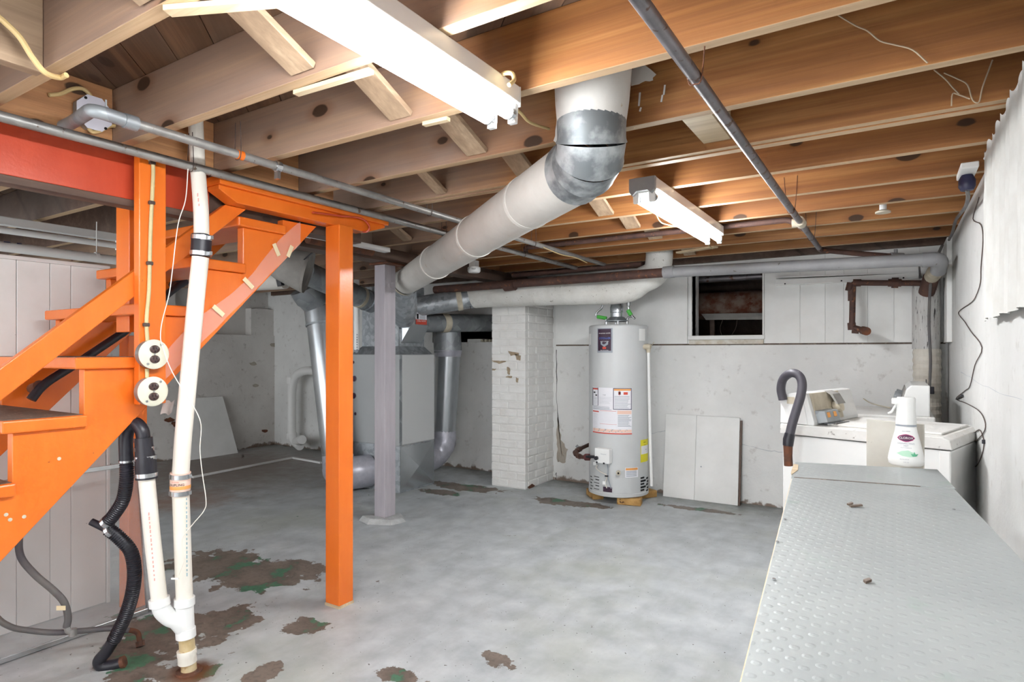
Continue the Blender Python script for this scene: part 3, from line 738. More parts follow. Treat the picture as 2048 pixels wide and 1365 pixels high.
rb = put('rubber_adapter', MB().tube(PP([(293,958,2.335),(292,935,2.335),(291,922,2.33),(289,905,2.33),(288,890,2.33),(287,876,2.33)]), [.038,.038,.037,.033,.0315,.031], 20), M['black'], pv, smooth=30)
for (x, y, r) in ((293,950,.0395),(291,916,.0385),(289,898,.0345),(287,880,.0325)):
    put('hose_clamp', MB().tube(PP([(x,y+4,2.334),(x-.3,y-4,2.334)]), r, 20), M['chrome'], rb, smooth=40)
# black discharge hose
bh = thing('discharge_hose', V(-2.5, 1.2, 0), 'black corrugated discharge hose looping over from the branch pipe to the floor', 'hose')
sm = PP([(287,880,2.33),(284,862,2.33),(272,848,2.335),(258,855,2.34),(252,875,2.345),(252,900,2.345),(253,925,2.345)])
put('smooth_hose', MB().tube(spline(sm), .0245, 16), M['black'], bh, smooth=40)
put('clip_ring', MB().tube(PP([(253,921,2.345),(253,925,2.345)]), .027, 16), M['chrome'], bh, smooth=40)
def ribbed(name, ctrl, r, pitch=.0085):
    P = spline(PP(ctrl), 24); L = [0]
    for a, b in zip(P, P[1:]): L.append(L[-1]+(b-a).length)
    n = int(L[-1]/pitch)*4; pts = []; rs = []
    for i in range(n+1):
        s = L[-1]*i/n; j = 0
        while j < len(L)-2 and L[j+1] < s: j += 1
        u = (s-L[j])/max(1e-9, L[j+1]-L[j]); pts.append(P[j].lerp(P[j+1], min(1, u))); rs.append(r+(.0014 if i % 4 < 2 else -.0014))
    return put(name, MB().tube(pts, rs, 14), M['black_rib'], bh, smooth=30)
ribbed('corrugated_hose', [(253,925,2.345),(253,960,2.35),(246,1000,2.36),(228,1030,2.37),(214,1046,2.375)], .0235)
ribbed('corrugated_hose', [(218,1060,2.38),(240,1078,2.385),(262,1105,2.39),(269,1145,2.40),(264,1190,2.41),(250,1235,2.425),(228,1280,2.44)], .0245)
put('smooth_hose', MB().tube(spline(PP([(228,1280,2.44),(212,1305,2.45),(198,1322,2.455),(204,1333,2.46),(225,1331,2.47),(248,1325,2.48)])), .0225, 16), M['black'], bh, smooth=40)
put('hose_end', MB().tube(PP([(242,1327,2.478),(250,1324,2.482)]), .0245, 16), M['rust'], bh, smooth=40)
put('connector', MB().tube(PP([(182,1044,2.37),(225,1064,2.38)]), [.0135,.0155], 16), M['black'], bh, smooth=40)
for (a, b, r) in (((211,1049),(217,1043),.0265),((218,1064),(224,1060),.0275)):
    put('hose_clamp', MB().tube(PP([(a[0],a[1],2.376),(b[0],b[1],2.376)]), r, 16), M['chrome'], bh, smooth=40)
# thin white wire running down beside the drain
tw = thing('thin_wire', V(-2.36, 1.5, 0.3), 'thin white wire dangling past the white drain pipe', 'wire')
put('wire', MB().tube(spline(PP([(376,338,2.31),(371,400,2.31),(356,450,2.31),(345,540,2.31),(338,590,2.31),(325,640,2.31),(321,670,2.31),(324,690,2.31),(340,735,2.31),(362,775,2.31),(388,815,2.36),(402,850,2.36),(400,900,2.36),(405,950,2.36),(412,1000,2.36),(408,1022,2.36),(385,1050,2.36),(364,1080,2.35),(368,1120,2.35),(358,1150,2.35)]), 5), .0018, 6), M['white_wire'], tw, smooth=40)
put('wire_clip', MB().obox(at(350,1158,t=2.35), rt3*.014, fwd3*.002, V(0,0,.003)), M['white'], tw)

# ================================================================ PIPES UNDER THE JOISTS
def pipe(name, pts, r, mt, label, cat='pipe', n=12, group=None, base=None):
    mb = MB().tube(pts, r, n); z = min(p[2] for p in mb.v)
    t = thing(name, V(sum(p[0] for p in pts)/len(pts), sum(p[1] for p in pts)/len(pts), z), label, cat, group)
    put('pipe', mb, mt, t, smooth=40); return t
def sleeve(parent, a, b, r, mt, name='fitting', n=14): return put(name, MB().tube([a, b], r, n), mt, parent, smooth=40)
def hanger(parent, p, r, spread=.03, mt=None):
    """loop of wire from a joist round the pipe"""
    p = Vector(p)
    pts = [p+V(-spread, .0, H+.09-p.z), p+V(-r-.002, 0, 0), p+V(0, 0, -r-.003), p+V(r+.002, 0, 0), p+V(spread, .0, H+.09-p.z)]
    put('hanger_wire', MB().tube(spline(pts, 4), .0018, 6), mt or M['wire'], parent, smooth=40)
zA = 2.008
pA = pipe('steel_pipe', [V(-2.34, -.3, zA), V(-2.34, 4.80, zA)], .0175, M['steel'], 'grey steel pipe passing in front of the orange header beam')
for y in (1.36, 2.95, 3.9): hanger(pA, (-2.34, y, zA), .0175, .012)
zA = 2.018
pB = thing('steel_pipe', V(-2.08, 2.9, zA-.02), 'grey steel pipe starting at an elbow below the white junction box', 'pipe')
put('pipe', MB().tube([V(-2.08, .98, zA), V(-2.08, 4.80, zA)], .016, 12), M['steel'], pB, smooth=40)
el = bend([V(-2.08, 1.02, zA), V(-2.08, .90, zA+.004), at(150,242,t=2.1), at(110,262,t=2.18)], .045)
put('elbow', MB().tube(el, .021, 14), M['galv_old'], pB, smooth=40)
sleeve(pB, V(-2.08, .99, zA), V(-2.08, 1.03, zA), .024, M['galv_old'], 'clamp')
put('clamp_bolt', MB().tube([at(212,200,t=1.93), at(212,240,t=1.93)], .003, 6), M['galv_old'], pB)
put('riser_stub', MB().tube(bend([at(90,178,t=2.26), at(90,255,t=2.26), at(84,268,t=2.22), at(100,266,t=2.22)], .02), .019, 14), M['iron'], pB, smooth=40)
put('orange_wrap', MB().tube([V(-2.08, 1.385, zA), V(-2.08, 1.41, zA)], .0175, 12), M['orange'], pB, smooth=40)
c = put('ground_clamp', MB().tube([V(-2.08, 1.55, zA), V(-2.08, 1.575, zA)], .021, 10).box(-2.09, -2.07, 1.555, 1.57, zA-.05, zA), M['chrome'], pB)
for y in (1.39, 2.5, 3.6): hanger(pB, (-2.08, y, zA), .016, .015)
put('paint_wire', MB().tube(spline([V(-2.06, 3.7, zA-.015), V(-2.055, 3.95, zA-.03), V(-2.06, 4.2, zA-.02), V(-2.055, 4.4, zA-.035)]), .003, 6), M['cable'], pB, smooth=40)
pC = pipe('iron_pipe', [V(-.429, .3, 1.98), V(-.429, 4.60, 1.98)], .0165, M['iron'], 'dark iron pipe hung on wire loops near the right wall')
hanger(pC, (-.429, 1.56, 1.98), .0165, .03, M['rust']); hanger(pC, (-.429, 3.26, 1.98), .0165, .03, M['rust']); hanger(pC, (-.429, 4.12, 1.98), .0165, .03)
put('white_coupling', MB().tube([V(-.429, 3.58, 1.98), V(-.429, 3.67, 1.98)], .026, 14).tube([V(-.47, 3.625, 1.98), V(-.429, 3.625, 1.98)], .024, 14), M['collar'], pC, smooth=40)
put('tail_pipe', MB().tube(bend([V(-.429, 4.58, 1.98), V(-.429, 4.68, 1.98), V(-.25, 4.72, 1.95), V(.10, 4.85, 1.905)], .03), .018, 12), M['brown_iron'], pC, smooth=40)
put('valve', MB().tube([V(-.02, 4.80, 1.915), V(.05, 4.835, 1.91)], .03, 12).tube([V(.01, 4.815, 1.91), V(.01, 4.815, 1.965)], .012, 10), M['grey_pipe'], pC, smooth=40)
put('valve', MB().tube([V(.12, 4.86, 1.90), V(.19, 4.9, 1.895)], .026, 12), M['grey_pipe'], pC, smooth=40)
pD = pipe('iron_pipe', bend([V(-.429, 3.92, 1.985), V(-.52, 3.92, 2.06), V(-2.34, 3.92, 2.06), V(-2.40, 4.04, 2.03), V(-2.42, 4.85, 2.03)], .04), .018, M['brown_iron'], 'dark pipe crossing between two far joists towards the hung iron pipe')
# the wide drain along the back
YD = 4.55
zd1 = at(1868, 519, Y=YD); jx = at(1335, 545, Y=YD)
dr = thing('drain_main', V(-1.5, YD, 1.80), 'wide drain pipe running below the joists along the back wall', 'pipe')
put('grey_run', MB().tube([jx, zd1], .040, 18), M['grey_pipe'], dr, smooth=40, label='grey painted length')
put('brown_run', MB().tube([at(870,580,Y=YD), jx], .036, 18), M['brown_iron'], dr, smooth=40, label='rusty brown length')
put('hub', MB().tube([jx+V(-.03,0,0), jx+V(.05,0,.002)], .045, 18), M['grey_pipe'], dr, smooth=40)
put('hub', MB().tube([at(1010,573,Y=YD), at(1030,571,Y=YD)], .045, 18), M['brown_iron'], dr, smooth=40)
put('upper_pipe', MB().tube([V(-3.0, 4.80, 1.99), V(-1.75, 4.80, 2.0)], .022, 12), M['brown_iron'], dr, smooth=40)
# corner: elbow back along the wall, rusty fittings, then the white stack
cf = thing('corner_stack', V(.20, 5.22, .0), 'white waste stack with a rusty elbow in the back right corner', 'pipe')
put('elbow', MB().tube(bend([zd1+V(-.06,0,0), zd1+V(.035,.0,0), zd1+V(.03,.16,-.05)], .07), .045, 18), M['grey_pipe'], cf, smooth=40)
put('rusty_branch', MB().tube([zd1+V(.03,.15,-.045), V(.235, 5.0, 1.82), V(.21, 5.2, 1.78)], [.04,.05,.042], 16), M['collar'], cf, smooth=40)
put('rusty_fitting', MB().tube([V(.22, 5.12, 1.80), V(.195, 5.22, 1.70)], [.05,.05], 14), M['brown_iron'], cf, smooth=40)
put('stack', MB().tube([V(.195, 5.29, 1.30), V(.195, 5.29, 1.80)], .085, 20), mat('scuffed_white_pipe', '#c9c8c5', '#b3b1ae', .6, ns=8, st=(6,6,.8), spot='#3d3b3a', sps=16, spt=.62), cf, smooth=40)
pts = []; rs = []
for i in range(49): pts.append(V(.20, 5.29, .0+1.30*i/48)); rs.append(.088 if i % 2 else .082)
put('ribbed_stack', MB().tube(pts, rs, 20), mat('cream_ribbed_pipe', '#d8d3c8', '#c6beb2', .6, ns=6, spot='#4a4642', sps=10, spt=.72), cf)
# rusty gas pipe with a union, standing off the back wall
gp = [at(1868,567,Y=5.2), at(1706,566,Y=5.2), at(1704,655,Y=5.2), at(1727,661,Y=5.16)]
ga = thing('gas_pipe', V(-.2, 5.2, 1.42), 'rusty brown elbowed pipe hanging on the back wall beside the hatch', 'pipe')
put('pipe', MB().tube(bend(gp, .03), .021, 14), M['brown_iron'], ga, smooth=40)
for a, b, r in (((1698,582),(1702,566),.027),((1706,566),(1722,566),.027),((1703,646),(1704,660),.028),((1704,660),(1718,661),.027),((1703,580),(1703,602),.0245)):
    sleeve(ga, at(*a, Y=5.2), at(*b, Y=5.2), r, M['brown_iron'], 'fitting')
put('pipe_end', MB().tube([at(1726,661,Y=5.17), at(1733,663,Y=5.05)], .030, 14), M['rust'], ga, smooth=40)
put('union', MB().tube([at(1783,566,Y=5.2), at(1797,566,Y=5.2)], .038, 8), M['brown_iron'], ga)
put('union_collar', MB().tube([at(1776,566,Y=5.2), at(1803,566,Y=5.2)], .028, 12), M['brown_iron'], ga, smooth=40)
# white metal track fixed above it
tr = thing('metal_track', V(-.3, 5.37, 1.7), 'long white metal track strip fixed across the upper back wall', 'track')
a, b = at(1552,566,Y=5.345), at(1838,553,Y=5.345)
put('track', MB().beam(a, b, .07, .045), M['white_enamel'], tr, bevel=.003)
put('track_lip', MB().beam(a+V(.0,-.005,.04), b+V(0,-.005,.024), .075, .006), M['white_enamel'], tr)
for x, y in ((1570,565),(1683,559),(1807,553)):
    p = at(x, y+3, Y=5.309); put('screw', MB().tube([p, p+V(0,-.003,0)], .006, 8), M['dark'], tr)
# dark cables hanging by the corner
ck = thing('hanging_cable', V(.1, 5.3, 1.0), 'dark cable with a black box hanging in the back right corner', 'cable')
put('cable', MB().tube(spline([at(1885,490,Y=5.0), at(1872,520,Y=5.05), at(1862,560,Y=5.1), at(1858,640,Y=5.15), at(1861,720,Y=5.15), at(1859,775,Y=5.15)]), .009, 8), M['grey_hose'], ck, smooth=40)
put('cable', MB().tube(spline([at(1838,522,Y=5.3), at(1842,600,Y=5.3), at(1848,690,Y=5.3), at(1853,770,Y=5.2)]), .006, 8), M['grey_hose'], ck, smooth=40)
p = at(1858, 781, Y=5.15); put('black_box', MB().box(p.x-.03, p.x+.03, p.y-.02, p.y+.02, p.z-.025, p.z+.025), M['black'], ck, bevel=.004)

# ================================================================ CABLES OVERHEAD
jb = thing('junction_box', V(-2.44, .98, 2.02), 'white octagonal junction box on the wood blocking', 'junction box')
c = at(186, 228, X=HX+.02)
octo = [(c.y+.062*math.cos(math.radians(22.5+45*i))*1.0, c.z+.062*math.sin(math.radians(22.5+45*i))*1.05) for i in range(8)]
put('box', MB().prism(octo, 'X', HX+.001, HX+.030), M['steel'], jb, bevel=.003)
put('cover', MB().prism([(y*1.0, z) for y, z in octo], 'X', HX+.031, HX+.034), mat('lilac_white_cover', '#dcdbe6', None, .5), jb, bevel=.001)
for dy, dz in ((-.03,.045),(.035,-.045)): put('screw', MB().tube([V(HX+.034, c.y+dy, c.z+dz), V(HX+.037, c.y+dy, c.z+dz)], .005, 8), M['dark'], jb)
def cable(name, pts, r, mt, label, cat='cable', k=6):
    mb = MB().tube(spline(pts, k), r, 8); return put(name, mb, mt, None, smooth=40, label=label, cat=cat)
xc = HX+.012
cable('cable', [at(-8,30,t=1.54), at(10,45,t=1.55), at(40,75,t=1.57), at(65,115,t=1.60), at(90,145,t=1.63), at(118,155,t=1.685), at(133,150,t=1.68)], .0075, M['cable'], 'tan cable drooping under the joist at the top left corner')
cable('cable', [at(98,190,X=xc), at(120,188,X=xc), at(145,178,X=xc), at(165,178,X=xc), at(180,190,X=xc), at(182,204,X=xc)], .007, M['cable'], 'tan cable arching into the top of the junction box')
cable('cable', [at(176,255,X=xc+.01), at(185,264,X=xc+.015), at(200,262,X=xc+.015), at(220,252,X=xc+.01), at(240,255,X=xc), at(252,268,X=xc), at(256,288,X=xc)], .007, M['cable'], 'tan cable looping out below the junction box')
cable('cable', [at(1018,170,t=1.62), at(1028,160,t=1.64), at(1024,147,t=1.66), at(1008,147,t=1.68), at(1002,158,t=1.72), at(1012,175,t=1.75), at(1030,182,t=1.8)], .006, M['cable'], 'short cable loop at the end of the near lamp')
cable('cable', [at(1015,205,t=1.98), at(1040,225,t=2.0), at(1060,245,t=2.05), at(1098,258,t=2.12)], .005, M['cable'], 'tan cable stub hanging between two joists by the duct')
cable('cable', [at(1310,425,Z=H-.01), at(1322,445,Z=H-.01), at(1345,452,Z=H-.01), at(1370,458,Z=H-.01), at(1385,468,Z=H-.01), at(1405,480,Z=H-.01), at(1425,498,Z=H-.012)], .0035, M['cable'], 'thin tan cable stapled under the joists beside the far lamp')
cable('cable', [at(608,330,t=3.0), at(612,350,t=3.0), at(617,375,t=3.02), at(625,392,t=3.05)], .009, M['grey_hose'], 'dark armoured cable stub above the orange bolster')
# socket box high on the right wall with its rough cable
so = thing('ceiling_socket', V(.2, 3.7, 1.97), 'dark blue socket hanging from the joist end at the right wall', 'socket')
p = at(1934, 360, X=.26)
put('socket', MB().lathe([(.022,-.045),(.03,-.03),(.03,.0),(.02,.02)], p, 14), mat('dark_blue_socket', '#2b2b4a', None, .4), so, smooth=30)
put('white_cap', MB().box(p.x-.03, p.x+.03, p.y-.12, p.y+.09, p.z+.02, p.z+.045), M['white'], so, bevel=.004)
put('cord', MB().tube(spline([p+V(0,0,-.04), at(1936,395,X=.27), at(1930,415,X=.28), at(1912,440,X=.29), at(1905,465,X=.29), at(1898,480,X=.29)]), .008, 8), M['grey_hose'], so, smooth=40)
# short plastic stub with a flange
sb = thing('pipe_stub', at(1766,432,Z=1.99), 'short white plastic pipe stub with a flange between the joists', 'pipe')
p = at(1766, 425, Y=3.93)
put('stub', MB().tube([p, p+V(0,0,.26)], .018, 14), M['white'], sb, smooth=40)
put('flange', MB().lathe([(.038,-.004),(.038,.004),(.022,.012)], p, 20), M['collar'], sb, smooth=40)
# round smoke alarm
sa = thing('smoke_alarm', at(948,541,Y=4.3), 'small white round smoke alarm under the far joists', 'smoke alarm')
p = at(948, 541, Y=4.2)
put('body', MB().lathe([(.045,0),(.055,.012),(.055,.04),(.05,.046)], p+V(0,0,-.02), 24), M['white'], sa, smooth=40)
put('bracket', MB().box(p.x-.03, p.x+.03, p.y-.03, p.y+.03, p.z+.026, H), M['white'], sa)
put('lettering', MB().text('TEST', lambda x, y: V(p.x+.1*0, p.y, p.z)+V(RT[0],RT[1],0)*x+V(-FW[0],-FW[1],0)*.0562+V(0,0,y+.004), .018), M['dark'], sa)

# ================================================================ FURNACE AND DUCTS
FX0, FX1, FY0, FY1 = -4.44, -3.78, 4.125, 4.615
fu = thing('furnace', V(-4.11, 4.37, 0), 'grey upright furnace cabinet on a galvanised base behind the grey post', 'furnace')
bs = put('base', MB().box(FX0, FX1, FY0, FY1, 0, .425), M['galv'], fu, bevel=.003)
cy_, cz_ = (FY0+FY1)/2, .2125
put('cross_panel', MB().add([(FX1+.001, FY0+.01, .012), (FX1+.001, FY1-.01, .012), (FX1+.001, FY1-.01, .415), (FX1+.001, FY0+.01, .415), (FX1+.02, cy_, cz_)], [(0,1,4),(1,2,4),(2,3,4),(3,0,4)]), M['shiny'], bs)
put('cabinet', MB().box(FX0, FX1, FY0, FY1, .425, 1.255), M['furnace'], fu, bevel=.004)
put('side_panel', MB().box(FX1, FX1+.004, FY0+.03, FY1-.004, .435, 1.25), mat('light_furnace_panel', '#c3c5c5', None, .4), fu, bevel=.002)
put('corner_strip', MB().box(FX1-.002, FX1+.004, FY0-.002, FY0+.028, .43, 1.25), M['galv_old'], fu)
for x, y, r in ((707,725,.013),(701,741,.013),(709,758,.027),(708,792,.027),(711,828,.014)):
    p = at(x, y, Y=FY0-.001); k = put('knockout', MB().tube([p, p+V(0,-.004,0)], r, 20), M['maroon'], fu)
    put('rim', MB().tube([p, p+V(0,-.0025,0)], r*1.15, 20), M['galv_old'], k)
PX0, PX1, PY0, PY1 = -4.33, -3.86, 4.20, 4.56
def frust(a, b):
    (x0,x1,y0,y1,z0), (u0,u1,v0,v1,z1) = a, b
    return MB().add([(x0,y0,z0),(x1,y0,z0),(x1,y1,z0),(x0,y1,z0),(u0,v0,z1),(u1,v0,z1),(u1,v1,z1),(u0,v1,z1)], [(3,2,1,0),(4,5,6,7),(0,1,5,4),(1,2,6,5),(2,3,7,6),(3,0,4,7)])
put('transition', frust((FX0+.02,FX1-.01,FY0+.02,FY1-.01,1.255), (PX0,PX1,PY0,PY1,1.33)), M['galv'], fu, bevel=.002)
put('plenum', MB().box(PX0, PX1, PY0, PY1, 1.33, 1.90), M['galv'], fu, bevel=.003)
wd_ = put('takeoff', MB().add([(PX1,PY0+.03,1.36),(PX1,PY1-.04,1.36),(PX1,PY0+.03,1.60),(PX1,PY1-.04,1.60),(PX1+.10,PY0+.06,1.53),(PX1+.10,PY1-.05,1.53),(PX1+.10,PY0+.06,1.60),(PX1+.10,PY1-.05,1.60)], [(0,1,5,4),(4,5,7,6),(2,6,7,3),(0,4,6,2),(1,3,7,5)]), M['shiny'], fu, bevel=.002)
def onslope(u, v):
    a = V(PX1, PY0+.03+.29*u, 1.36); b = V(PX1+.10, PY0+.06+.25*u, 1.53); n = V(.17,0,-.10).normalized()*.002
    return a.lerp(b, v)+n
p = at(846, 652, X=PX1+.105)
def stk(u0, u1, v0, v1, mt, nm, off=.0, par=None):
    q = [V(PX1+.104+off, PY0+.07+.24*u, 1.535+.11*v) for u, v in ((u0,v0),(u1,v0),(u1,v1),(u0,v1))]
    return put(nm, MB().add(q+[a+V(-.002,0,0) for a in q], [(0,1,2,3),(7,6,5,4),(0,4,5,1),(2,6,7,3)]), mt, par or wd_)
stk(.2,.85,0,1.0,M['paper'],'sticker'); stk(.2,.85,0,.42,M['print_red'],'sticker_band',.001); stk(.25,.36,.46,.9,M['dark'],'sticker_mark',.001)
put('lettering', MB().text('CALL NOW', lambda x, y: V(PX1+.1065, PY0+.07+.126+x, 1.568+y), .024), M['print_white'], wd_)
for i in range(3): put('print_line', MB().box(PX1+.1062, PX1+.1066, PY0+.17, PY0+.25, 1.585+i*.013, 1.590+i*.013), M['print_grey'], wd_)
put('seam', MB().box(PX1-.004, PX1+.006, PY0-.006, PY0+.004, 1.33, 1.90), M['galv_old'], fu)

# white supply duct climbing from the plenum to the joists
R = .1075
top = V(-.82, 1.80, 2.26); kn = at(1192, 262, t=1.98)
lo = at(813, 563, t=4.98); el1 = at(1150, 345, t=2.16)
sd = thing('supply_duct', V(-2.1, 2.8, 1.7), 'big white round duct slanting from the furnace up to a galvanised elbow', 'duct')
axis = (el1-lo).normalized()
put('main_run', MB().tube([lo, lo.lerp(el1, .33), lo.lerp(el1, .332), lo.lerp(el1, .62), lo.lerp(el1, .622), lo.lerp(el1, .86), lo.lerp(el1,.862), el1], [R-.003,R-.003,R,R,R+.002,R+.002,R+.004,R+.004], 32, caps=False), M['wrap'], sd, smooth=40)
for u in (.33, .62, .86): put('seam_ring', MB().tube([lo.lerp(el1, u-.004), lo.lerp(el1, u+.004)], R+.006, 32), M['wrap'], sd, smooth=30)
# gored elbow: four galvanised rings
e0 = el1; e3 = V(-.835, 1.82, 2.03)
ctrl = [e0, e0+axis*.13, e3+V(0,0,-.11), e3]
def bez(t): return ctrl[0]*(1-t)**3+ctrl[1]*3*t*(1-t)**2+ctrl[2]*3*t*t*(1-t)+ctrl[3]*t**3
BLOTCH = mat('blotched_galvanised', '#7d8285', '#b4b9bb', .5, .45, ns=9, lo=.42, hi=.58)
for i in range(4):
    a, b = i/4, (i+1)/4
    ps = [bez(a+(b-a)*j/6) for j in range(7)]
    put('elbow_gore', MB().tube([ps[0]-(ps[1]-ps[0])*.3]+ps, [R+.009, R+.009, R+.005, R+.004, R+.004, R+.004, R+.005, R+.005], 32, caps=False), BLOTCH, sd, smooth=40)
put('collar', MB().tube([e3+V(0,0,-.01), e3+V(.002,0,.06), V(-.82,1.80,2.24)], [R+.004, R+.012, R+.02], 32, caps=False), M['wrap'], sd, smooth=40)
patch('torn_paper', sd, M['wrap'], jag([(1112,180),(1125,182),(1122,235),(1118,290),(1108,282),(1116,230)], Y=1.97, amp=1.5), (0,-1,0), .002)
patch('torn_paper', sd, M['wrap'], jag([(1288,128),(1312,148),(1305,160),(1285,165),(1262,172),(1262,140)], Y=1.975, amp=1.5, n=3), (0,-1,0), .002)
for (x, y, h) in ((1280,185,28),(1330,170,20),(1325,190,14),(1282,215,8)):
    p = at(x, y, Y=1.977); put('paint_drip', MB().beam(p, p+V(-.004,0,-h*.0016), .006, .002, up=(0,1,0)), M['wrap'], sd)
put('lower_collar', MB().tube([lo-axis*.05, lo+axis*.01], R+.004, 32, caps=False), M['collar'], sd, smooth=40)
put('lower_elbow', MB().tube(spline([lo-axis*.04, lo-axis*.12+V(0,0,-.02), V(-3.62,4.02,1.66), V(-3.80,4.20,1.60)]), R-.002, 28), M['galv'], sd, smooth=40)
hp = at(937, 413, t=3.6); put('hanger_wire', MB().tube([hp, hp+V(.01,.02,.25)], .003, 6), M['collar'], sd)

# chalky white duct along the back wall, with its galvanised start
wdct = thing('wrapped_duct', V(-2.6, 4.7, 1.68), 'chalky white wrapped duct running level in front of the brick chimney', 'duct')
R2 = .103
w0 = at(942, 597, Y=4.70)
put('main_run', MB().tube(spline([w0, at(965,593,Y=4.71), at(1100,587,Y=4.73), at(1240,582,Y=4.76), V(-1.74,4.77,1.86), V(-1.62,4.80,1.95), V(-1.60,4.80,2.24)], 8), [R2-.012]*3+[R2+.004]*46, 28), M['plaster_wrap'], wdct, smooth=40)
for x, y in ((1072,588),(1133,586),(1022,590)):
    a = at(x, y, Y=4.715); put('wrap_seam', MB().tube([a, a+V(.008,0,0)], R2+.006, 28, caps=False), M['plaster_wrap'], wdct, smooth=40)
g0 = V(PX1-.03, 4.33, 1.69)
put('galvanised_run', MB().tube([g0, g0.lerp(w0, .55), w0+V(.02,.004,.002)], R2-.008, 28), M['galv'], wdct, smooth=40)
put('collar', MB().tube([g0.lerp(w0,.78), g0.lerp(w0,.86)], R2-.002, 28), M['collar'], wdct, smooth=40)
put('wire_tie', MB().tube([g0.lerp(w0,.965), g0.lerp(w0,.975)], R2-.003, 28), M['wire'], wdct, smooth=40)
# duct passing into the crawlspace hole, with the downcomer below it
cdct = thing('branch_duct', V(-3.8, 5.0, .05), 'galvanised duct dropping behind the furnace from the wall opening', 'duct')
a, b = V(PX1-.06, PY1-.02, 1.56), V(-3.60, 5.75, 1.60)
put('level_run', MB().tube([a, b], .092, 24), M['galv_old'], cdct, smooth=40)
put('collar', MB().tube([a.lerp(b,.22), a.lerp(b,.28)], .096, 24), M['collar'], cdct, smooth=40)
dt = at(893, 655, Y=5.02); dm = at(896, 705, Y=5.02); dl = at(888, 868, Y=5.02)
put('drop_upper', MB().tube([dt+V(0,0,.03), dm], .145, 24), M['galv_old'], cdct, smooth=40)
put('tape_band', MB().tube([dm+V(0,0,.02), dm+V(0,0,-.045)], [.147,.135], 24), M['tape'], cdct, smooth=40)
put('drop_lower', MB().tube([dm+V(0,0,-.03), dl], [.132,.122], 24), M['shiny'], cdct, smooth=40)
put('taped_elbow', MB().tube(spline([dl+V(0,0,.02), dl+V(.01,-.02,-.10), V(-4.0,4.9,.20), V(-4.0,4.62,.16)]), [.125]*8+[.115]*11, 20), M['tape'], cdct, smooth=40)
# big return duct on the left with its taped elbow
rd = thing('return_duct', V(-4.5, 4.0, 0), 'tall galvanised duct beside the orange post ending in a taped elbow', 'duct')
r0_, r1_ = at(640, 612, Y=4.0), at(676, 915, Y=3.98)
put('upper_elbow', MB().tube(spline([at(612,575,Y=3.85), at(622,592,Y=3.9), r0_]), [.155]*7+[.145]*6, 24), M['galv_old'], rd, smooth=40)
put('drop', MB().tube([r0_, r0_.lerp(r1_,.12), r0_.lerp(r1_,.121), r1_], [.15,.15,.142,.142], 28), M['shiny'], rd, smooth=40)
for u in (.0, .12): put('seam_ring', MB().tube([r0_.lerp(r1_,u), r0_.lerp(r1_,u+.012)], .154, 28), M['galv_old'], rd, smooth=40)
put('taped_elbow', MB().tube(spline([r1_+V(0,0,.02), r1_+V(.02,-.01,-.10), V(-4.32,3.93,.19), V(-4.22,3.97,.17), V(-4.16,4.13,.17)]), [.146]*6+[.15]*19, 22), M['tape'], rd, smooth=40)
# duct leaving the plenum to the left with its flared boot
ld = thing('boot_duct', V(-4.1, 3.7, 1.7), 'galvanised duct and flared grey boot behind the top of the stairs', 'duct')
l0, l1 = V(PX0+.12, PY0+.02, 1.745), at(610, 545, Y=3.35)
put('run', MB().tube([l0, l0.lerp(l1,.25), l1], .098, 24), M['galv_old'], ld, smooth=40)
put('collar', MB().tube([l0.lerp(l1,.20), l0.lerp(l1,.24)], .103, 24), M['collar'], ld, smooth=40)
put('band', MB().tube([l0.lerp(l1,.10), l0.lerp(l1,.12)], .103, 24), M['shiny'], ld, smooth=40)
q0, q1 = at(535, 520, t=4.5), at(612, 542, t=4.55)
put('flared_boot', MB().tube([q0, q0.lerp(q1,.3), q1], [.08,.12,.165], 24, caps=False), M['duct_canvas'], ld, smooth=40)
put('rim', MB().tube([q1, q1+(q1-q0).normalized()*.02], [.167,.167], 24, caps=False), M['duct_canvas'], ld, smooth=40)
put('side_run', MB().tube([at(480,565,t=5.0), at(570,560,t=4.9)], .075, 18), M['wrap'], ld, smooth=40)
put('tape_flap', MB().tube([at(556,548,t=4.82), at(562,572,t=4.82)], .03, 6), M['black'], ld)
put('strap', MB().beam(at(608,520,t=4.4), at(628,503,t=4.4), .02, .004), M['black'], ld)
# pale plastic vent pipe by the furnace
vp = thing('vent_pipe', at(713,705,Y=4.06), 'white plastic vent pipe hanging beside the furnace top', 'pipe')
put('pipe', MB().tube([at(713,560,Y=4.02), at(713,700,Y=4.02)], .026, 16), M['white'], vp, smooth=40)
put('end_cap', MB().tube([at(713,700,Y=4.02), at(714,706,Y=4.02)], [.024,.012], 12), M['print_grey'], vp)
for i in range(7): put('print_mark', MB().obox(at(714,670+i*5,Y=3.992), rt3*.003, fwd3*.0005, V(0,0,.006)), M['print_dark'], vp)

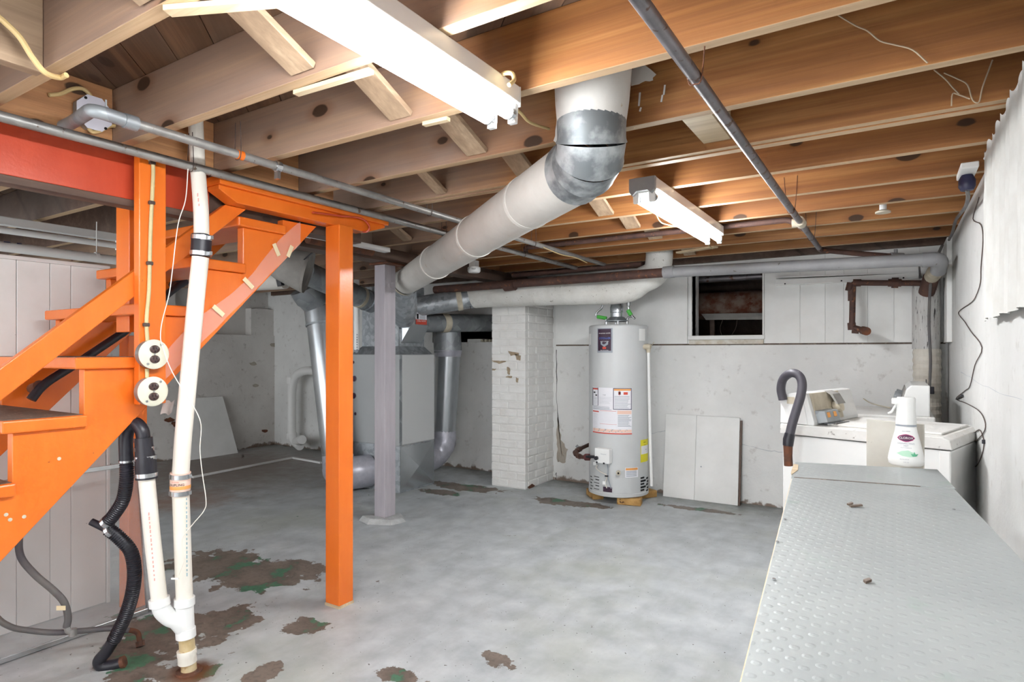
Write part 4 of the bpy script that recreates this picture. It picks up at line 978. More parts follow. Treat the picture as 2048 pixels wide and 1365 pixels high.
# ---- grey post
gpst = thing('support_post', V(-3.28, 3.42, 0), 'grey painted square post on a small concrete footing before the furnace', 'post')
put('footing', MB().add([(-3.44,3.30,0),(-3.30,3.25,0),(-3.13,3.33,0),(-3.10,3.46,0),(-3.22,3.56,0),(-3.40,3.50,0),(-3.42,3.32,.035),(-3.30,3.28,.04),(-3.15,3.35,.035),(-3.13,3.45,.03),(-3.23,3.53,.035),(-3.38,3.48,.035)], [(5,4,3,2,1,0),(6,7,8,9,10,11)]+[(i,(i+1)%6,(i+1)%6+6,i+6) for i in range(6)]), M['concrete'], gpst, bevel=.006)
put('post', MB().box(-3.335, -3.228, 3.362, 3.478, .035, 1.935), M['grey_paint'], gpst, bevel=.004)
put('cap_plate', MB().box(-3.36, -3.17, 3.33, 3.52, 1.935, 1.948), M['rust'], gpst, bevel=.002)
ob = pipe('rusty_rod', [V(-3.1, 2.55, 1.985), V(-3.1, 3.1, 1.98)], .03, M['rust'], 'rusty orange pipe end beneath the joists beside the orange post')
put('pale_board', MB().beam(V(-3.05,2.5,2.0), V(-3.05,3.2,2.0), .06, .03), M['panel'], ob)

# ================================================================ FAR LEFT CORNER
cp = thing('corner_drain', V(-6.75, 5.2, 0), 'white plastic drain pipe with elbows in the far left corner', 'pipe')
e = [at(632,742,Y=5.2), at(600,742,Y=5.2), at(584,765,Y=5.2), at(583,880,Y=5.2), at(600,893,Y=5.1)]
put('pipe', MB().tube(bend(e, .16), .055, 18), M['white'], cp, smooth=40)
put('coupling', MB().tube([at(584,755,Y=5.2), at(584,768,Y=5.2)], .066, 18), M['white'], cp, smooth=40)
put('coupling', MB().tube([at(583,866,Y=5.2), at(583,878,Y=5.2)], .068, 18), M['white'], cp, smooth=40)
put('cleanout', MB().tube([at(592,885,Y=5.15), at(604,880,Y=5.0)], .055, 18), M['white'], cp, smooth=40)
fs = thing('floor_strip', V(-6, 4.4, 0), 'thin white strip lying bent on the floor in the far left corner', 'strip')
a, b, c = at(385,955,Z=.012), at(585,916,Z=.012), at(642,926,Z=.012)
put('strip', MB().beam(a, b, .03, .02), M['panel'], fs, bevel=.002); put('strip', MB().beam(b, c, .03, .02), M['panel'], fs, bevel=.002)
wp = put('plywood_sheet', MB().add([(XL+.22,4.08,0),(XL+.22,4.70,0),(XL+.05,4.60,.715),(XL+.05,4.07,.72),(XL+.20,4.08,0),(XL+.20,4.70,0),(XL+.03,4.60,.715),(XL+.03,4.07,.72)], [(0,1,2,3),(7,6,5,4),(0,4,5,1),(1,5,6,2),(2,6,7,3),(3,7,4,0)]), M['panel'], label='square white panel leaning on the stained left wall', cat='panel')

# ================================================================ CHIMNEY
KX0, KX1, KY0, KY1, KZ = -3.27, -2.89, 4.85, YB, 1.86
ch = thing('brick_chimney', V((KX0+KX1)/2, 5.1, 0), 'white painted brick chimney standing against the back wall', 'chimney')
put('mortar_core', MB().box(KX0+.006, KX1-.006, KY0+.006, KY1, 0, KZ-.004), M['brick_paint'], ch)
bw, bhh, bl = .1, .064, .2
def brickmesh(dx, dy):
    o = MB().box(-dx/2, dx/2, -dy/2, dy/2, 0, bhh).mesh('brick', M['brick_paint']); return o
MF, MFh, MSd, MSh = brickmesh(.182, .05), brickmesh(.088, .05), brickmesh(.05, .176), brickmesh(.05, .085)
def brick(me, x, y, z):
    o = bpy.data.objects.new('brick', me); COL.objects.link(o); o.parent = ch
    o.location = V(x+random.uniform(-.0015,.0015), y+random.uniform(-.0015,.0015), z)-ch.location
    o.rotation_euler = (random.uniform(-.006,.006), random.uniform(-.006,.006), random.uniform(-.006,.006))
    b = o.modifiers.new('bevel', 'BEVEL'); b.width = .006; b.segments = 2
nc = int((KZ)/.074)
for c in range(nc):
    z = .006+c*.074
    if c % 2 == 0:
        for i in range(2): brick(MF, KX0+.095+i*.19, KY0+.024, z)
        ys = [KY0+.142+i*.186 for i in range(2)]+[KY0+.142+2*.186-.045]
        for i, y in enumerate(ys): brick(MSd if i < 2 else MSh, KX1-.024, y+ (0 if i < 2 else 0), z)
    else:
        brick(MFh, KX0+.048, KY0+.024, z); brick(MF, KX0+.19, KY0+.024, z); brick(MFh, KX1-.048, KY0+.024, z)
        for i in range(3): brick(MSd if i else MSh, KX1-.024, KY0+(.098 if i == 0 else .05+.186*i+.05), z)
# open joints where the mortar shows bare
for pts in ([(984,716),(1000,722),(1012,720),(1012,724),(998,728),(984,722)], [(1016,703),(1038,706),(1038,710),(1022,712)], [(1030,708),(1042,712),(1040,722),(1034,720)], [(1014,734),(1020,736),(1020,750),(1014,748)], [(1012,752),(1024,752),(1024,756),(1012,756)], [(1032,755),(1037,757),(1036,766),(1032,764)], [(984,738),(992,738),(990,742),(984,742)]):
    patch('bare_joint', ch, M['mortar'], jag(pts, Y=KY0-.0008, amp=.8, n=3), (0,-1,0), .0012)
for pts in ([(1055,975),(1064,968),(1070,972),(1060,980)],):
    patch('bare_joint', ch, M['rust'], [at(x, y, X=KX1+.002) for x, y in pts], (1,0,0), .002)

# ================================================================ WATER HEATER
HXc, HYc, HR = -2.037, 5.0, .258
HZ0, HZ1 = .062, 1.507
wh = thing('water_heater', V(HXc, HYc, HZ0), 'tall grey cylindrical gas water heater standing on bricks by the back wall', 'water heater')
put('tank', MB().lathe([(HR-.012, HZ0), (HR, HZ0+.006), (HR, HZ0+.03), (HR-.003, HZ0+.034), (HR-.003, HZ1-.012), (HR-.012, HZ1), (HR-.03, HZ1+.004), (.05, HZ1+.012)], (HXc, HYc, 0), 64), M['enamel'], wh, smooth=35)
F0 = math.atan2(-HYc, -HXc)                     # azimuth that faces the camera
def hp(x, y):
    """photo pixel on the tank -> azimuth and height"""
    s = max(-.999, min(.999, (x-1237)/60.0)); a = math.asin(s); tt = 5.318-HR*math.cos(a)
    return F0+a, HC+(CYP-y)*tt/FPX
def hpt(az, z, r=HR): return V(HXc+r*math.cos(az), HYc+r*math.sin(az), z)
def decal(name, x0, y0, x1, y1, mt, off=.0006, parent=None, n=8, th=.0006):
    a0, z1 = hp(x0, y0); a1, _ = hp(x1, y0); _, z0 = hp((x0+x1)/2, y1)
    mb = MB(); r = HR-.003+off
    vs = []
    for i in range(n+1):
        a = a0+(a1-a0)*i/n
        vs += [hpt(a, z0, r), hpt(a, z1, r), hpt(a, z0, r+th), hpt(a, z1, r+th)]
    fs = []
    for i in range(n):
        k = i*4; fs += [(k+2, k+6, k+7, k+3), (k, k+4, k+6, k+2), (k+1, k+3, k+7, k+5)]
    fs += [(0,2,3,1), (n*4, n*4+1, n*4+3, n*4+2)]
    mb.add(vs, fs); return put(name, mb, mt, parent or wh, smooth=30)
def words(txt, x, y, size, mt, parent, off=.004, sx=1.):
    a0, z0 = hp(x, y); r = HR-.003+off
    return put('lettering', MB().text(txt, lambda u, v: hpt(a0+u/r, z0+v, r), size, sx=sx), mt, parent)
# maker's plate
pl = decal('maker_label', 1196, 657, 1226, 706, M['print_grey'], .0006)
decal('label_field', 1197.5, 658.5, 1223, 702, M['maroon'], .0014, pl)
words('BRADFORD WHITE', 1210, 667, .0125, M['print_white'], pl)
words('DEFENDER', 1210.5, 677, .0235, M['print_blue'], pl, .0045, .95)
words('SAFETY SYSTEM', 1210, 683.5, .0115, M['print_white'], pl)
a0, z0 = hp(1210, 689)
put('shield', MB().add([hpt(a0+u/HR, z0+v, HR+.0005) for u, v in ((-.035,.022),(.035,.022),(.035,.0),(.0,-.022),(-.035,.0))], [(0,1,2,3,4)]), M['print_grey'], pl)
decal('red_oval', 1206.5, 694, 1213.5, 698.5, M['print_red'], .003, pl)
words('Built to be the Best', 1210, 701, .0095, M['print_white'], pl)
# instruction sheet
sh = decal('instruction_sheet', 1186.5, 775, 1263, 868, M['paper'], .0006, n=16)
def frame(x0, y0, x1, y1, mt, w=1.0):
    decal('print_rule', x0, y0, x1, y0+w, mt, .0016, sh); decal('print_rule', x0, y1-w, x1, y1, mt, .0016, sh)
    decal('print_rule', x0, y0, x0+w, y1, mt, .0016, sh); decal('print_rule', x1-w, y0, x1, y1, mt, .0016, sh)
frame(1186.5, 776, 1198, 812, M['print_dark']); frame(1227, 777, 1262.5, 820, M['print_dark'], 1.2)
decal('print_band', 1187.5, 777, 1197, 780, M['print_red'], .0014, sh); decal('print_band', 1228.5, 778.5, 1261, 782, M['print_orange'], .0014, sh)
decal('print_band', 1187, 822, 1199, 825, M['print_red'], .0014, sh); decal('print_band', 1201, 822, 1233, 823.5, M['print_red'], .0014, sh)
decal('print_band', 1201, 848.5, 1234, 850, M['print_red'], .0014, sh); decal('print_band', 1235, 822, 1262, 829, M['print_peach'], .0014, sh)
decal('print_band', 1187.5, 857, 1262.5, 866, M['print_peach'], .0014, sh, n=14); decal('print_band', 1187, 866, 1263, 867.2, M['print_red'], .0014, sh, n=14)
decal('pictogram', 1188.5, 784, 1192, 787, M['dark'], .0014, sh); decal('pictogram', 1192, 790, 1195.5, 792.5, M['dark'], .0014, sh)
decal('pictogram', 1247, 785, 1255, 790, M['print_red'], .0014, sh); decal('pictogram', 1237, 784, 1241.5, 790, M['dark'], .0014, sh)
a0, z0 = hp(1239, 787); put('pictogram', MB().tube([hpt(a0+.02*math.cos(q*.5236), z0+.019*math.sin(q*.5236), HR-.0005) for q in range(13)], .0012, 5), M['print_red'], sh)
words('C US', 1210, 791, .012, M['dark'], sh)
for x0, x1, y0, y1, st in ((1229.5,1261,793,818,2.6),(1200,1225,795,809,2.4),(1188.5,1197,795,810,2.6),(1187.5,1226,813.5,819,1.8),(1188,1199,828,855,2.6),(1202,1233,826,846,3),(1236,1262,831,855,2.2),(1190,1261,859,865,2.0)):
    y = y0
    while y < y1: decal('print_line', x0, y, x1-random.uniform(0, (x1-x0)*.25), y+.8, M['print_grey'], .0016, sh, 5); y += st
# other labels and fittings on the tank
eg = decal('energy_label', 1280, 880, 1295.5, 923, M['yellow'], .0008); decal('label_field', 1281, 892, 1295, 907, M['paper'], .0018, eg)
words('ENERGY', 1288, 884, .011, M['dark'], eg, .0045); words('GUIDE', 1288, 889, .009, M['dark'], eg, .0045); words('$258', 1290, 898, .011, M['print_dark'], eg, .0045)
wl = decal('warning_label', 1250, 936, 1275, 955, M['paper'], .0008); decal('print_band', 1251, 937, 1274, 940.5, M['print_orange'], .0018, wl)
for y in (943, 946, 949, 952): decal('print_line', 1252, y, 1272, y+.8, M['print_grey'], .0018, wl, 5)
decal('white_tag', 1277, 658, 1289, 682, M['white'], .001)
eb = decal('emblem', 1177.8, 668, 1182.5, 690, M['white'], .001)
def box_on(name, x, y, w, h, d, mt, parent=None, bev=.006):
    a, z = hp(x, y); n = V(math.cos(a), math.sin(a), 0); s = V(-math.sin(a), math.cos(a), 0)
    return put(name, MB().obox(hpt(a, z, HR-.004+d/2), n*(d/2), s*(w/2), V(0,0,h/2)), mt, parent or wh, bevel=bev), n, s, hpt(a, z, HR-.004+d)
gv, n_, s_, c_ = box_on('gas_valve', 1211, 912, .135, .125, .06, M['white'])
put('knob', MB().tube([c_-s_*.047+V(0,0,-.02), c_-s_*.047+V(0,0,-.02)+n_*.018], .017, 18), M['black'], gv, smooth=40)
for dx, dz in ((-.045,-.055),(.02,-.058)): put('plug', MB().tube([c_+s_*dx+V(0,0,dz)-n_*.02, c_+s_*dx+V(0,0,dz)+n_*.004], .008, 10), M['black'], gv)
words('Honeywell', 1214, 908, .012, M['print_grey'], gv, .0615)
def onv(x, y, r=HR+.012): a, z = hp(x, y); return hpt(a, z, r)
put('gas_nipple', MB().tube([onv(1182,915,HR+.035), onv(1197,915,HR+.03)], .012, 12), M['black'], wh, smooth=40)
put('igniter_wire', MB().tube(spline([onv(1216,926), onv(1218,940), onv(1218,955), onv(1221,968), onv(1224,978)]), .004, 8), M['print_grey'], wh, smooth=40)
put('igniter_wire', MB().tube(spline([onv(1198,932), onv(1196,938), onv(1205,946), onv(1214,950), onv(1216,956), onv(1213,968), onv(1216,978)]), .004, 8), M['white_wire'], wh, smooth=40)
for x, y in ((1194,929),(1211.5,967)): put('wire_tag', MB().obox(onv(x, y, HR+.018), V(.012,.004,.0), V(-.0008,.0014,0), V(0,0,.014)), M['white'], wh)
put('wire_tie', MB().tube([onv(1213,953,HR+.018), onv(1219,953,HR+.018)], .006, 6), M['black'], wh)
decal('burner_window', 1207.5, 975, 1225, 986, M['maroon'], .0015)
decal('access_panel', 1225.5, 957.5, 1262, 987.5, M['enamel'], .0015, n=10)
dv_ = hp(1237, 946); put('drain_valve', MB().tube([hpt(dv_[0], dv_[1], HR-.004), hpt(dv_[0], dv_[1], HR+.03)], .018, 14), M['collar'], wh, smooth=40)
put('valve_bore', MB().tube([hpt(dv_[0], dv_[1], HR+.03), hpt(dv_[0], dv_[1], HR+.033)], .008, 12), M['dark'], wh)
for i in range(5):
    y = 952+i*6.1
    for x0, x1 in (((1181.5,1184.6) if i % 2 == 0 else (1181.8,1187.5)), ((1189,1199.5) if i % 2 == 0 else (1192,1199.5)), ((1280,1287.5) if i % 2 == 0 else (1280,1290.5)), ((1291.5,1295.5) if i % 2 == 0 else (1293,1296))):
        decal('louvre_slot', x0, y+2, x1, y+4.6, M['dark'], .0008, n=3)
# relief valve and discharge tube
tv = onv(1291, 694, HR+.02)
put('relief_valve', MB().tube([onv(1286,694,HR-.02), tv, tv+V(.02,.0,0)], [.02,.026,.02], 12).tube([tv, tv+V(0,0,-.05)], [.022,.016], 12), M['collar'], wh, smooth=40)
put('relief_lever', MB().beam(tv+V(.02,0,.0), tv+V(.05,0,.04), .008, .004), M['collar'], wh)
dt0 = tv+V(0,0,-.045); put('discharge_tube', MB().tube([dt0, dt0+V(.012,.0,-.6), dt0+V(.028,0,-1.13)], .013, 12), M['white'], wh, smooth=40)
# water lines with green wrap
def wl_(pts, r=.0085): return MB().tube(spline([at(x, y, Y=4.98) for x, y in pts]), r, 10)
put('water_line', wl_([(1212,650),(1212,641),(1209,636),(1197,635),(1192,631),(1195,624),(1203,617),(1206,608),(1208,598)]), M['chrome'], wh, smooth=40)
put('water_line', wl_([(1254,650),(1254,641),(1257,635),(1265,634),(1270,638)]), M['chrome'], wh, smooth=40)
put('water_line', wl_([(1268,637),(1262,628),(1257,618),(1257,606),(1257,596)]), M['chrome'], wh, smooth=40)
put('green_wrap', MB().tube([at(1195,634,Y=4.98), at(1213,637,Y=4.98)], .016, 8), M['green_tape'], wh)
put('green_wrap', MB().tube([at(1256,621,Y=4.98), at(1262,631,Y=4.98)], .019, 8), M['green_tape'], wh)
put('pipe_nut', MB().tube([at(1257,600,Y=4.98), at(1257,612,Y=4.98)], [.022,.016], 8), M['chrome'], wh)
# draught hood and flue
fx, fy = HXc-.005, HYc-.02
put('hood', MB().lathe([(.10, HZ1+.035), (.10, HZ1+.042), (.06, HZ1+.075)], (fx, fy, 0), 28), M['galv_old'], wh, smooth=40)
for a in range(4): put('hood_leg', MB().box(fx+.09*math.cos(a*1.571+.5)-.006, fx+.09*math.cos(a*1.571+.5)+.006, fy+.09*math.sin(a*1.571+.5)-.006, fy+.09*math.sin(a*1.571+.5)+.006, HZ1, HZ1+.04), M['chrome'], wh)
fp = [(fx, fy, HZ1+.07), (fx, fy, HZ1+.11), (fx, fy, HZ1+.115), (fx, fy, HZ1+.16), (fx, fy, HZ1+.165), (fx-.01, fy+.02, HZ1+.22), (fx-.12, fy+.1, HZ1+.30), (-2.86, 5.12, HZ1+.31)]
put('flue', MB().tube(fp, [.056,.056,.060,.060,.056,.058,.058,.058], 24), M['shiny'], wh, smooth=35)
for x, y in ((1235,620),(1235,637)): put('flue_screw', MB().tube([at(x,y,Y=fy-.055), at(x,y,Y=fy-.06)], .006, 8), M['chrome'], wh)
# gas supply with its elbows
gs = thing('gas_supply', V(-2.3, 5.1, .25), 'maroon elbowed gas supply pipe coming from the wall behind the heater', 'pipe')
g = [at(1180,889,Y=5.30), at(1163,897,Y=5.12), at(1150,904,Y=4.98), at(1153,911,Y=4.90), at(1163,915,Y=4.86), at(1184,915,Y=4.83)]
put('pipe', MB().tube(bend(g, .03), .017, 12), M['brown_iron'], gs, smooth=40)
for i, j in ((1,2),(2,3),(3,4)): sleeve(gs, g[i].lerp(g[j], .2), g[i].lerp(g[j], .7), .024, M['brown_iron'])
sleeve(gs, at(1171,915,Y=4.85), at(1181,915,Y=4.84), .03, mat('maroon_union', '#6b3a3a', None, .5), 'union')
put('shutoff', MB().tube([at(1157,896,Y=5.08), at(1153,892,Y=5.08)], [.012,.016], 8), M['grey_pipe'], gs)
# bricks under the heater
def floor_brick(cx, cy, rz, label):
    mb = MB().box(-.1, .1, -.05, .05, 0, .06); mb.xf(Matrix.Translation((cx, cy, 0)) @ Matrix.Rotation(math.radians(rz), 4, 'Z'))
    put('brick', mb, M['yellow_brick'], bevel=.008, label=label, cat='brick', group='bricks under the water heater')
floor_brick(-2.235, 4.945, -48, 'yellow brick under the left side of the water heater')
floor_brick(-1.88, 4.862, 12, 'yellow brick under the front right of the water heater')
floor_brick(-1.86, 5.17, 60, 'dark yellow brick under the back right of the water heater')

# ================================================================ LEANING WHITE PANEL
lp = thing('plywood_sheet', V(-1.41, 5.33, 0), 'white two-board panel leaning on the back wall right of the heater', 'panel')
def lpb(x0, x1, z0=0, z1=.722, o=0):
    return MB().add([(x0,5.29+o,z0),(x1,5.29+o,z0),(x1,5.372+o,z1),(x0,5.372+o,z1),(x0,5.308+o,z0),(x1,5.308+o,z0),(x1,5.39+o,z1),(x0,5.39+o,z1)], [(3,2,1,0),(4,5,6,7),(0,1,5,4),(1,2,6,5),(2,3,7,6),(3,0,4,7)])
put('board', lpb(-1.735, -1.462), M['panel'], lp, bevel=.002); put('board', lpb(-1.460, -1.10), M['panel'], lp, bevel=.002)
put('edge_strip', lpb(-1.098, -1.082, 0, .70), M['dark_wood'], lp, bevel=.002)
put('nail_head', MB().tube([at(1402,934,Y=5.30), at(1402,934,Y=5.297)], .006, 8), M['print_grey'], lp)
# rusty wrapped duct in the crawlspace behind the hatch
cd2 = thing('crawlspace_duct', V(-1.2, 6.1, 1.3), 'rust-stained white wrapped duct inside the dark wall hatch', 'duct')
put('run', MB().tube([V(-2.4, 6.0, 1.72), V(-.2, 6.0, 1.72)], .13, 20), mat('rusty_wrap', '#7d6a5e', '#5e3320', .9, ns=9, lo=.4, hi=.6, spot='#5a2c18', sps=14, spt=.6), cd2, smooth=40)
patch('fallen_wrap', cd2, M['duct_canvas'], [V(-1.55,5.86,1.64),V(-.5,5.86,1.62),V(-.5,5.85,1.56),V(-1.0,5.85,1.57),V(-1.5,5.84,1.58)], (0,-1,0), .004)
put('hanger', MB().box(-1.5, -1.46, 5.98, 6.02, 1.3, 1.6), M['dark_wood'], cd2); put('hanger', MB().box(-.4, -.36, 5.98, 6.02, 1.3, 1.6), M['dark_wood'], cd2)
put('dark_pipe', MB().tube([V(-2.4, 5.75, 1.95), V(-.2, 5.75, 1.95)], .03, 10), M['iron'], cd2, smooth=40)
put('loose_wire', MB().tube(spline([at(1445,640,Y=5.8), at(1440,660,Y=5.8), at(1452,680,Y=5.8), at(1470,660,Y=5.8), at(1474,640,Y=5.8)]), .003, 6), M['wire'], cd2, smooth=40)
ob2 = thing('stored_rods', V(-3.75, 5.45, 1.385), 'bundle of pale rods and a block on the ledge of the wall opening', 'rods')
for i in range(4): put('rod', MB().tube([V(-3.72+.05*i-.06, 5.42, 1.40), V(-3.68+.05*i-.06, 5.62, 1.40)], .014, 10), M['collar'], ob2)
put('block', MB().box(-3.98, -3.80, 5.43, 5.58, 1.385, 1.42), M['panel'], ob2, bevel=.003)

# ================================================================ RIGHT SIDE
# ---- bench
be = thing('workbench', V(.0, 1.25, 0), 'grey sheet-topped workbench running along the right wall to the washer', 'bench')
BZ = .91
d = V(.0870, -.9962, 0); wv = V(.3965, .0950, 0)
FL = V(-.281, 2.234, 0)
def bq(s, u, z): p = FL+d*s+wv*u; return V(p.x, p.y, z)
def slab(s0, s1, z0, z1, u0=0, u1=1, skew=0):
    q = [(s0,u0),(s0,u1),(s1+skew,u1),(s1,u0)]
    return MB().add([bq(s,u,z0) for s,u in q]+[bq(s,u,z1) for s,u in q], [(3,2,1,0),(4,5,6,7),(0,1,5,4),(1,2,6,5),(2,3,7,6),(3,0,4,7)])
SEAM = .268
put('top_board', slab(0, 2.05, BZ-.03, BZ-.006), M['cut_wood'], be, bevel=.002)
put('far_sheet', slab(.0, SEAM, BZ-.006, BZ+.001, skew=.03), M['bench'], be, bevel=.0015)
put('seam_gap', slab(SEAM-.003, SEAM+.004, BZ-.004, BZ+.0004, .02, .8, .024), M['worn'], be)
put('near_sheet', slab(SEAM+.002, 2.05, BZ-.006, BZ-.001, .006, .994), M['bench'], be, bevel=.0015)
patch('chipped_corner', be, M['cut_wood'], [bq(.05,-.005,BZ-.004), bq(.06,.03,BZ-.004), bq(.16,.035,BZ-.004), bq(.24,.0,BZ-.004), bq(.2,-.008,BZ-.004)], (0,0,1), .0065)
put('apron', slab(.04, 2.0, BZ-.13, BZ-.03, .03, .08), M['panel'], be, bevel=.002)
put('apron', slab(.04, 2.0, BZ-.13, BZ-.03, .92, .97), M['panel'], be, bevel=.002)
for s, u in ((.06,.03),(.06,.85),(1.9,.03),(1.9,.85)): put('leg', slab(s, s+.07, 0, BZ-.03, u, u+.12), M['panel'], be, bevel=.003)
for x, y in ((1555,1085),(1548,1160),(1570,1040),(1908,1020)):
    p = at(x, y, Z=BZ); put('nail_head', MB().tube([p, p+V(0,0,.002)], .003, 8), M['chrome'], be)
for x, y, s in ((1712,1012,.012),(1700,1008,.005),(1735,1162,.004)):
    p = at(x, y, Z=BZ+.003); put('wood_chip', MB().obox(p, V(s,s*.4,.002), V(-.002,.004,0), V(0,0,.002)), M['worn'], label='small brown wood chip lying on the bench %s' % ('at the sheet seam' if s > .01 else 'beside the larger chip' if s == .005 else 'near its middle'), cat='wood chip')
# white board standing behind the bench end
a, b = at(1733, 900, Y=2.47), at(1847, 900, Y=2.44)
bd = put('leaning_board', MB().add([(a.x,2.47,0),(b.x,2.44,0),(b.x,2.42,1.04),(a.x,2.45,1.045),(a.x+.003,2.485,0),(b.x+.003,2.455,0),(b.x+.003,2.435,1.04),(a.x+.003,2.465,1.045)], [(3,2,1,0),(4,5,6,7),(0,1,5,4),(1,2,6,5),(2,3,7,6),(3,0,4,7)]), mat('dingy_white_board', '#cfccc3', '#c0bcb2', .8, ns=5, spot='#6e665c', sps=30, spt=.7), bevel=.002, label='dingy white board standing between the workbench end and the washer', cat='board')
# ---- spray bottle
bc = at(1812, 931, Z=BZ+.002); bc.z = BZ+.001
bo = thing('spray_bottle', bc, 'white disinfectant spray bottle standing on the far end of the bench', 'bottle')
rotb = Matrix.Rotation(math.atan2(bc.y, bc.x)+math.pi/2, 3, 'Z')    # its face turned to the room
prof = [(.040,0),(.048,.006),(.0505,.02),(.049,.032),(.044,.058),(.037,.088),(.031,.112),(.0285,.128)]
put('body', MB().lathe(prof, bc, 40, 1, .62, rot=rotb), M['white'], bo, smooth=50)
put('neck_band', MB().lathe([(.029,.128),(.029,.134)], bc, 36, 1, .75, rot=rotb), M['print_grey'], bo, smooth=40)
put('spray_head', MB().lathe([(.029,.134),(.0285,.15),(.0265,.18),(.0262,.205),(.027,.216),(.024,.222)], bc, 36, 1, .8, rot=rotb), M['white_enamel'], bo, smooth=45)
bx_ = rotb @ V(1,0,0); by_ = rotb @ V(0,1,0)
if bx_.dot(rt3) < 0: bx_ = -bx_
if by_.dot(bc) > 0: by_ = -by_
put('nozzle', MB().obox(bc+bx_*-.028+V(0,0,.208), bx_*.012, by_*.014, V(0,0,.010)), M['white_enamel'], bo, bevel=.004)
put('trigger', MB().tube(spline([bc-bx_*.026+V(0,0,.20), bc-bx_*.033+V(0,0,.185), bc-bx_*.040+V(0,0,.172), bc-bx_*.050+V(0,0,.166)]), .0035, 8), M['white_enamel'], bo, smooth=40)
def rb_(z):
    for (r0, z0), (r1, z1) in zip(prof, prof[1:]):
        if z0 <= z <= z1: return r0+(r1-r0)*(z-z0)/(z1-z0)
    return prof[-1][0]
def onb(x, z, off=.0012):
    r = rb_(z)+off; s = max(-.95, min(.95, x/r)); return bc+bx_*(r*s)+by_*(r*.62*math.sqrt(1-s*s)+.0003)+V(0,0,z)
def bdec(name, pts, mt, off=.001, n=10):
    """small print on the bottle: polygon in face coordinates, fanned so that it follows the curve"""
    cx = sum(p[0] for p in pts)/len(pts); cz = sum(p[1] for p in pts)/len(pts); vs = [onb(cx, cz, off)]; k = 4; fs = []
    Q = []
    for i in range(len(pts)):
        a, b = pts[i], pts[(i+1) % len(pts)]
        for j in range(k): Q.append((a[0]+(b[0]-a[0])*j/k, a[1]+(b[1]-a[1])*j/k))
    m = len(Q)
    for ring in (.5, 1.):
        vs += [onb(cx+(q[0]-cx)*ring, cz+(q[1]-cz)*ring, off) for q in Q]
    for i in range(m):
        j = (i+1) % m; fs += [(0, 1+i, 1+j), (1+i, 1+m+i, 1+m+j, 1+j)]
    return put(name, MB().add(vs, fs), mt, bo)
dia = lambda w, h, z: [(-w,z),(-w*.75,z+h*.55),(-w*.3,z+h*.9),(0,z+h),(w*.3,z+h*.9),(w*.75,z+h*.55),(w,z),(w*.75,z-h*.55),(w*.3,z-h*.9),(0,z-h),(-w*.3,z-h*.9),(-w*.75,z-h*.55)]
bdec('logo_border', dia(.0245,.0125,.0915), mat('magenta_print', '#c2417f', None, .5), .0006)
bdec('logo_field', dia(.0225,.0108,.0915), mat('plum_print', '#5a2348', None, .5), .0012)
def bword(t, z, s, mt, off=.0022, x0=0, sx=1.): return put('lettering', MB().text(t, lambda x, y: onb(x+x0, z+y, off), s, sx=sx), mt, bo)
bword('CLOROX', .0915, .0095, M['print_white']); bword('KILLS 99.9%', .113, .0045, M['print_dark'])
bword('DISINFECTING', .074, .0075, M['print_grey'], sx=.95); bword('MIST', .0665, .0065, M['print_grey']); bword('MULTI-SURFACE', .0605, .0042, M['print_grey'])
bdec('green_swash', [(-.026,.042),(-.012,.05),(.006,.053),(.02,.046),(.03,.036),(.012,.032),(-.01,.034)], mat('pale_green_print', '#b9dfc6', None, .6), .0008)
bdec('leaf_print', [(.018,.034),(.013,.043),(.02,.041),(.022,.05),(.026,.041),(.033,.043),(.028,.035)], M['print_green'], .0016)
bword('EUCALYPTUS', .024, .0042, M['print_grey'], x0=-.004); bword('16 FL OZ', .015, .004, M['print_grey'])

# ---- washing machine, its back to the room, and the dryer behind it
W0, W1 = V(-.497, 3.388, 0), V(.205, 3.187, 0)
u = (W1-W0).normalized(); v = V(-u.y, u.x, 0); WL = (W1-W0).length; WD = .62
def wq(a, b, z): p = W0+u*a+v*b; return V(p.x, p.y, z)
def wbox(a0, a1, b0, b1, z0, z1):
    c = (wq(a0,b0,z0)+wq(a1,b1,z1))/2; return MB().obox(c, u*((a1-a0)/2), v*((b1-b0)/2), V(0,0,(z1-z0)/2))
def wprism(prof, b0, b1):
    n = len(prof); return MB().add([wq(a,b0,z) for a,z in prof]+[wq(a,b1,z) for a,z in prof], [tuple(range(n-1,-1,-1)), tuple(range(n,2*n))]+[(i,(i+1)%n,(i+1)%n+n,i+n) for i in range(n)])
ws = thing('washing_machine', wq(WL/2, WD/2, 0), 'white washing machine with an open dusty console beyond the bench', 'washing machine')
put('cabinet', wbox(.01, WL-.02, .008, WD, .02, .855), M['white_enamel'], ws, bevel=.006)
put('front_panel', wbox(WL-.045, WL, .0, WD, .02, .855), M['white_enamel'], ws, bevel=.006)
put('top', wprism([(0,.86),(0,.905),(.006,.912),(WL-.03,.912),(WL-.004,.90),(WL+.004,.86)], 0, WD), M['white_dusty'], ws, bevel=.004)
put('lid', wbox(.20, WL-.05, .08, WD-.06, .912, .922), M['white_dusty'], ws, bevel=.004)
for a in (.06, WL-.08):
    for b in (.06, WD-.06): put('foot', MB().tube([wq(a,b,0), wq(a,b,.022)], .02, 10), M['black'], ws)
co = put('console', wprism([(.005,.912),(.005,1.06),(.085,1.075),(.125,1.07),(.15,.98),(.165,.93),(.165,.912)], .012, WD-.01), M['white_enamel'], ws, bevel=.005)
put('end_cap', wprism([(.0,.915),(.0,1.058),(.088,1.076),(.11,1.05),(.13,.95),(.135,.915)], .006, .014), M['white_enamel'], co, bevel=.003)
put('tan_patch', wbox(.034, .072, .0035, .006, 1.015, 1.05), M['collar'], co)
n2 = V(1,0,.28)
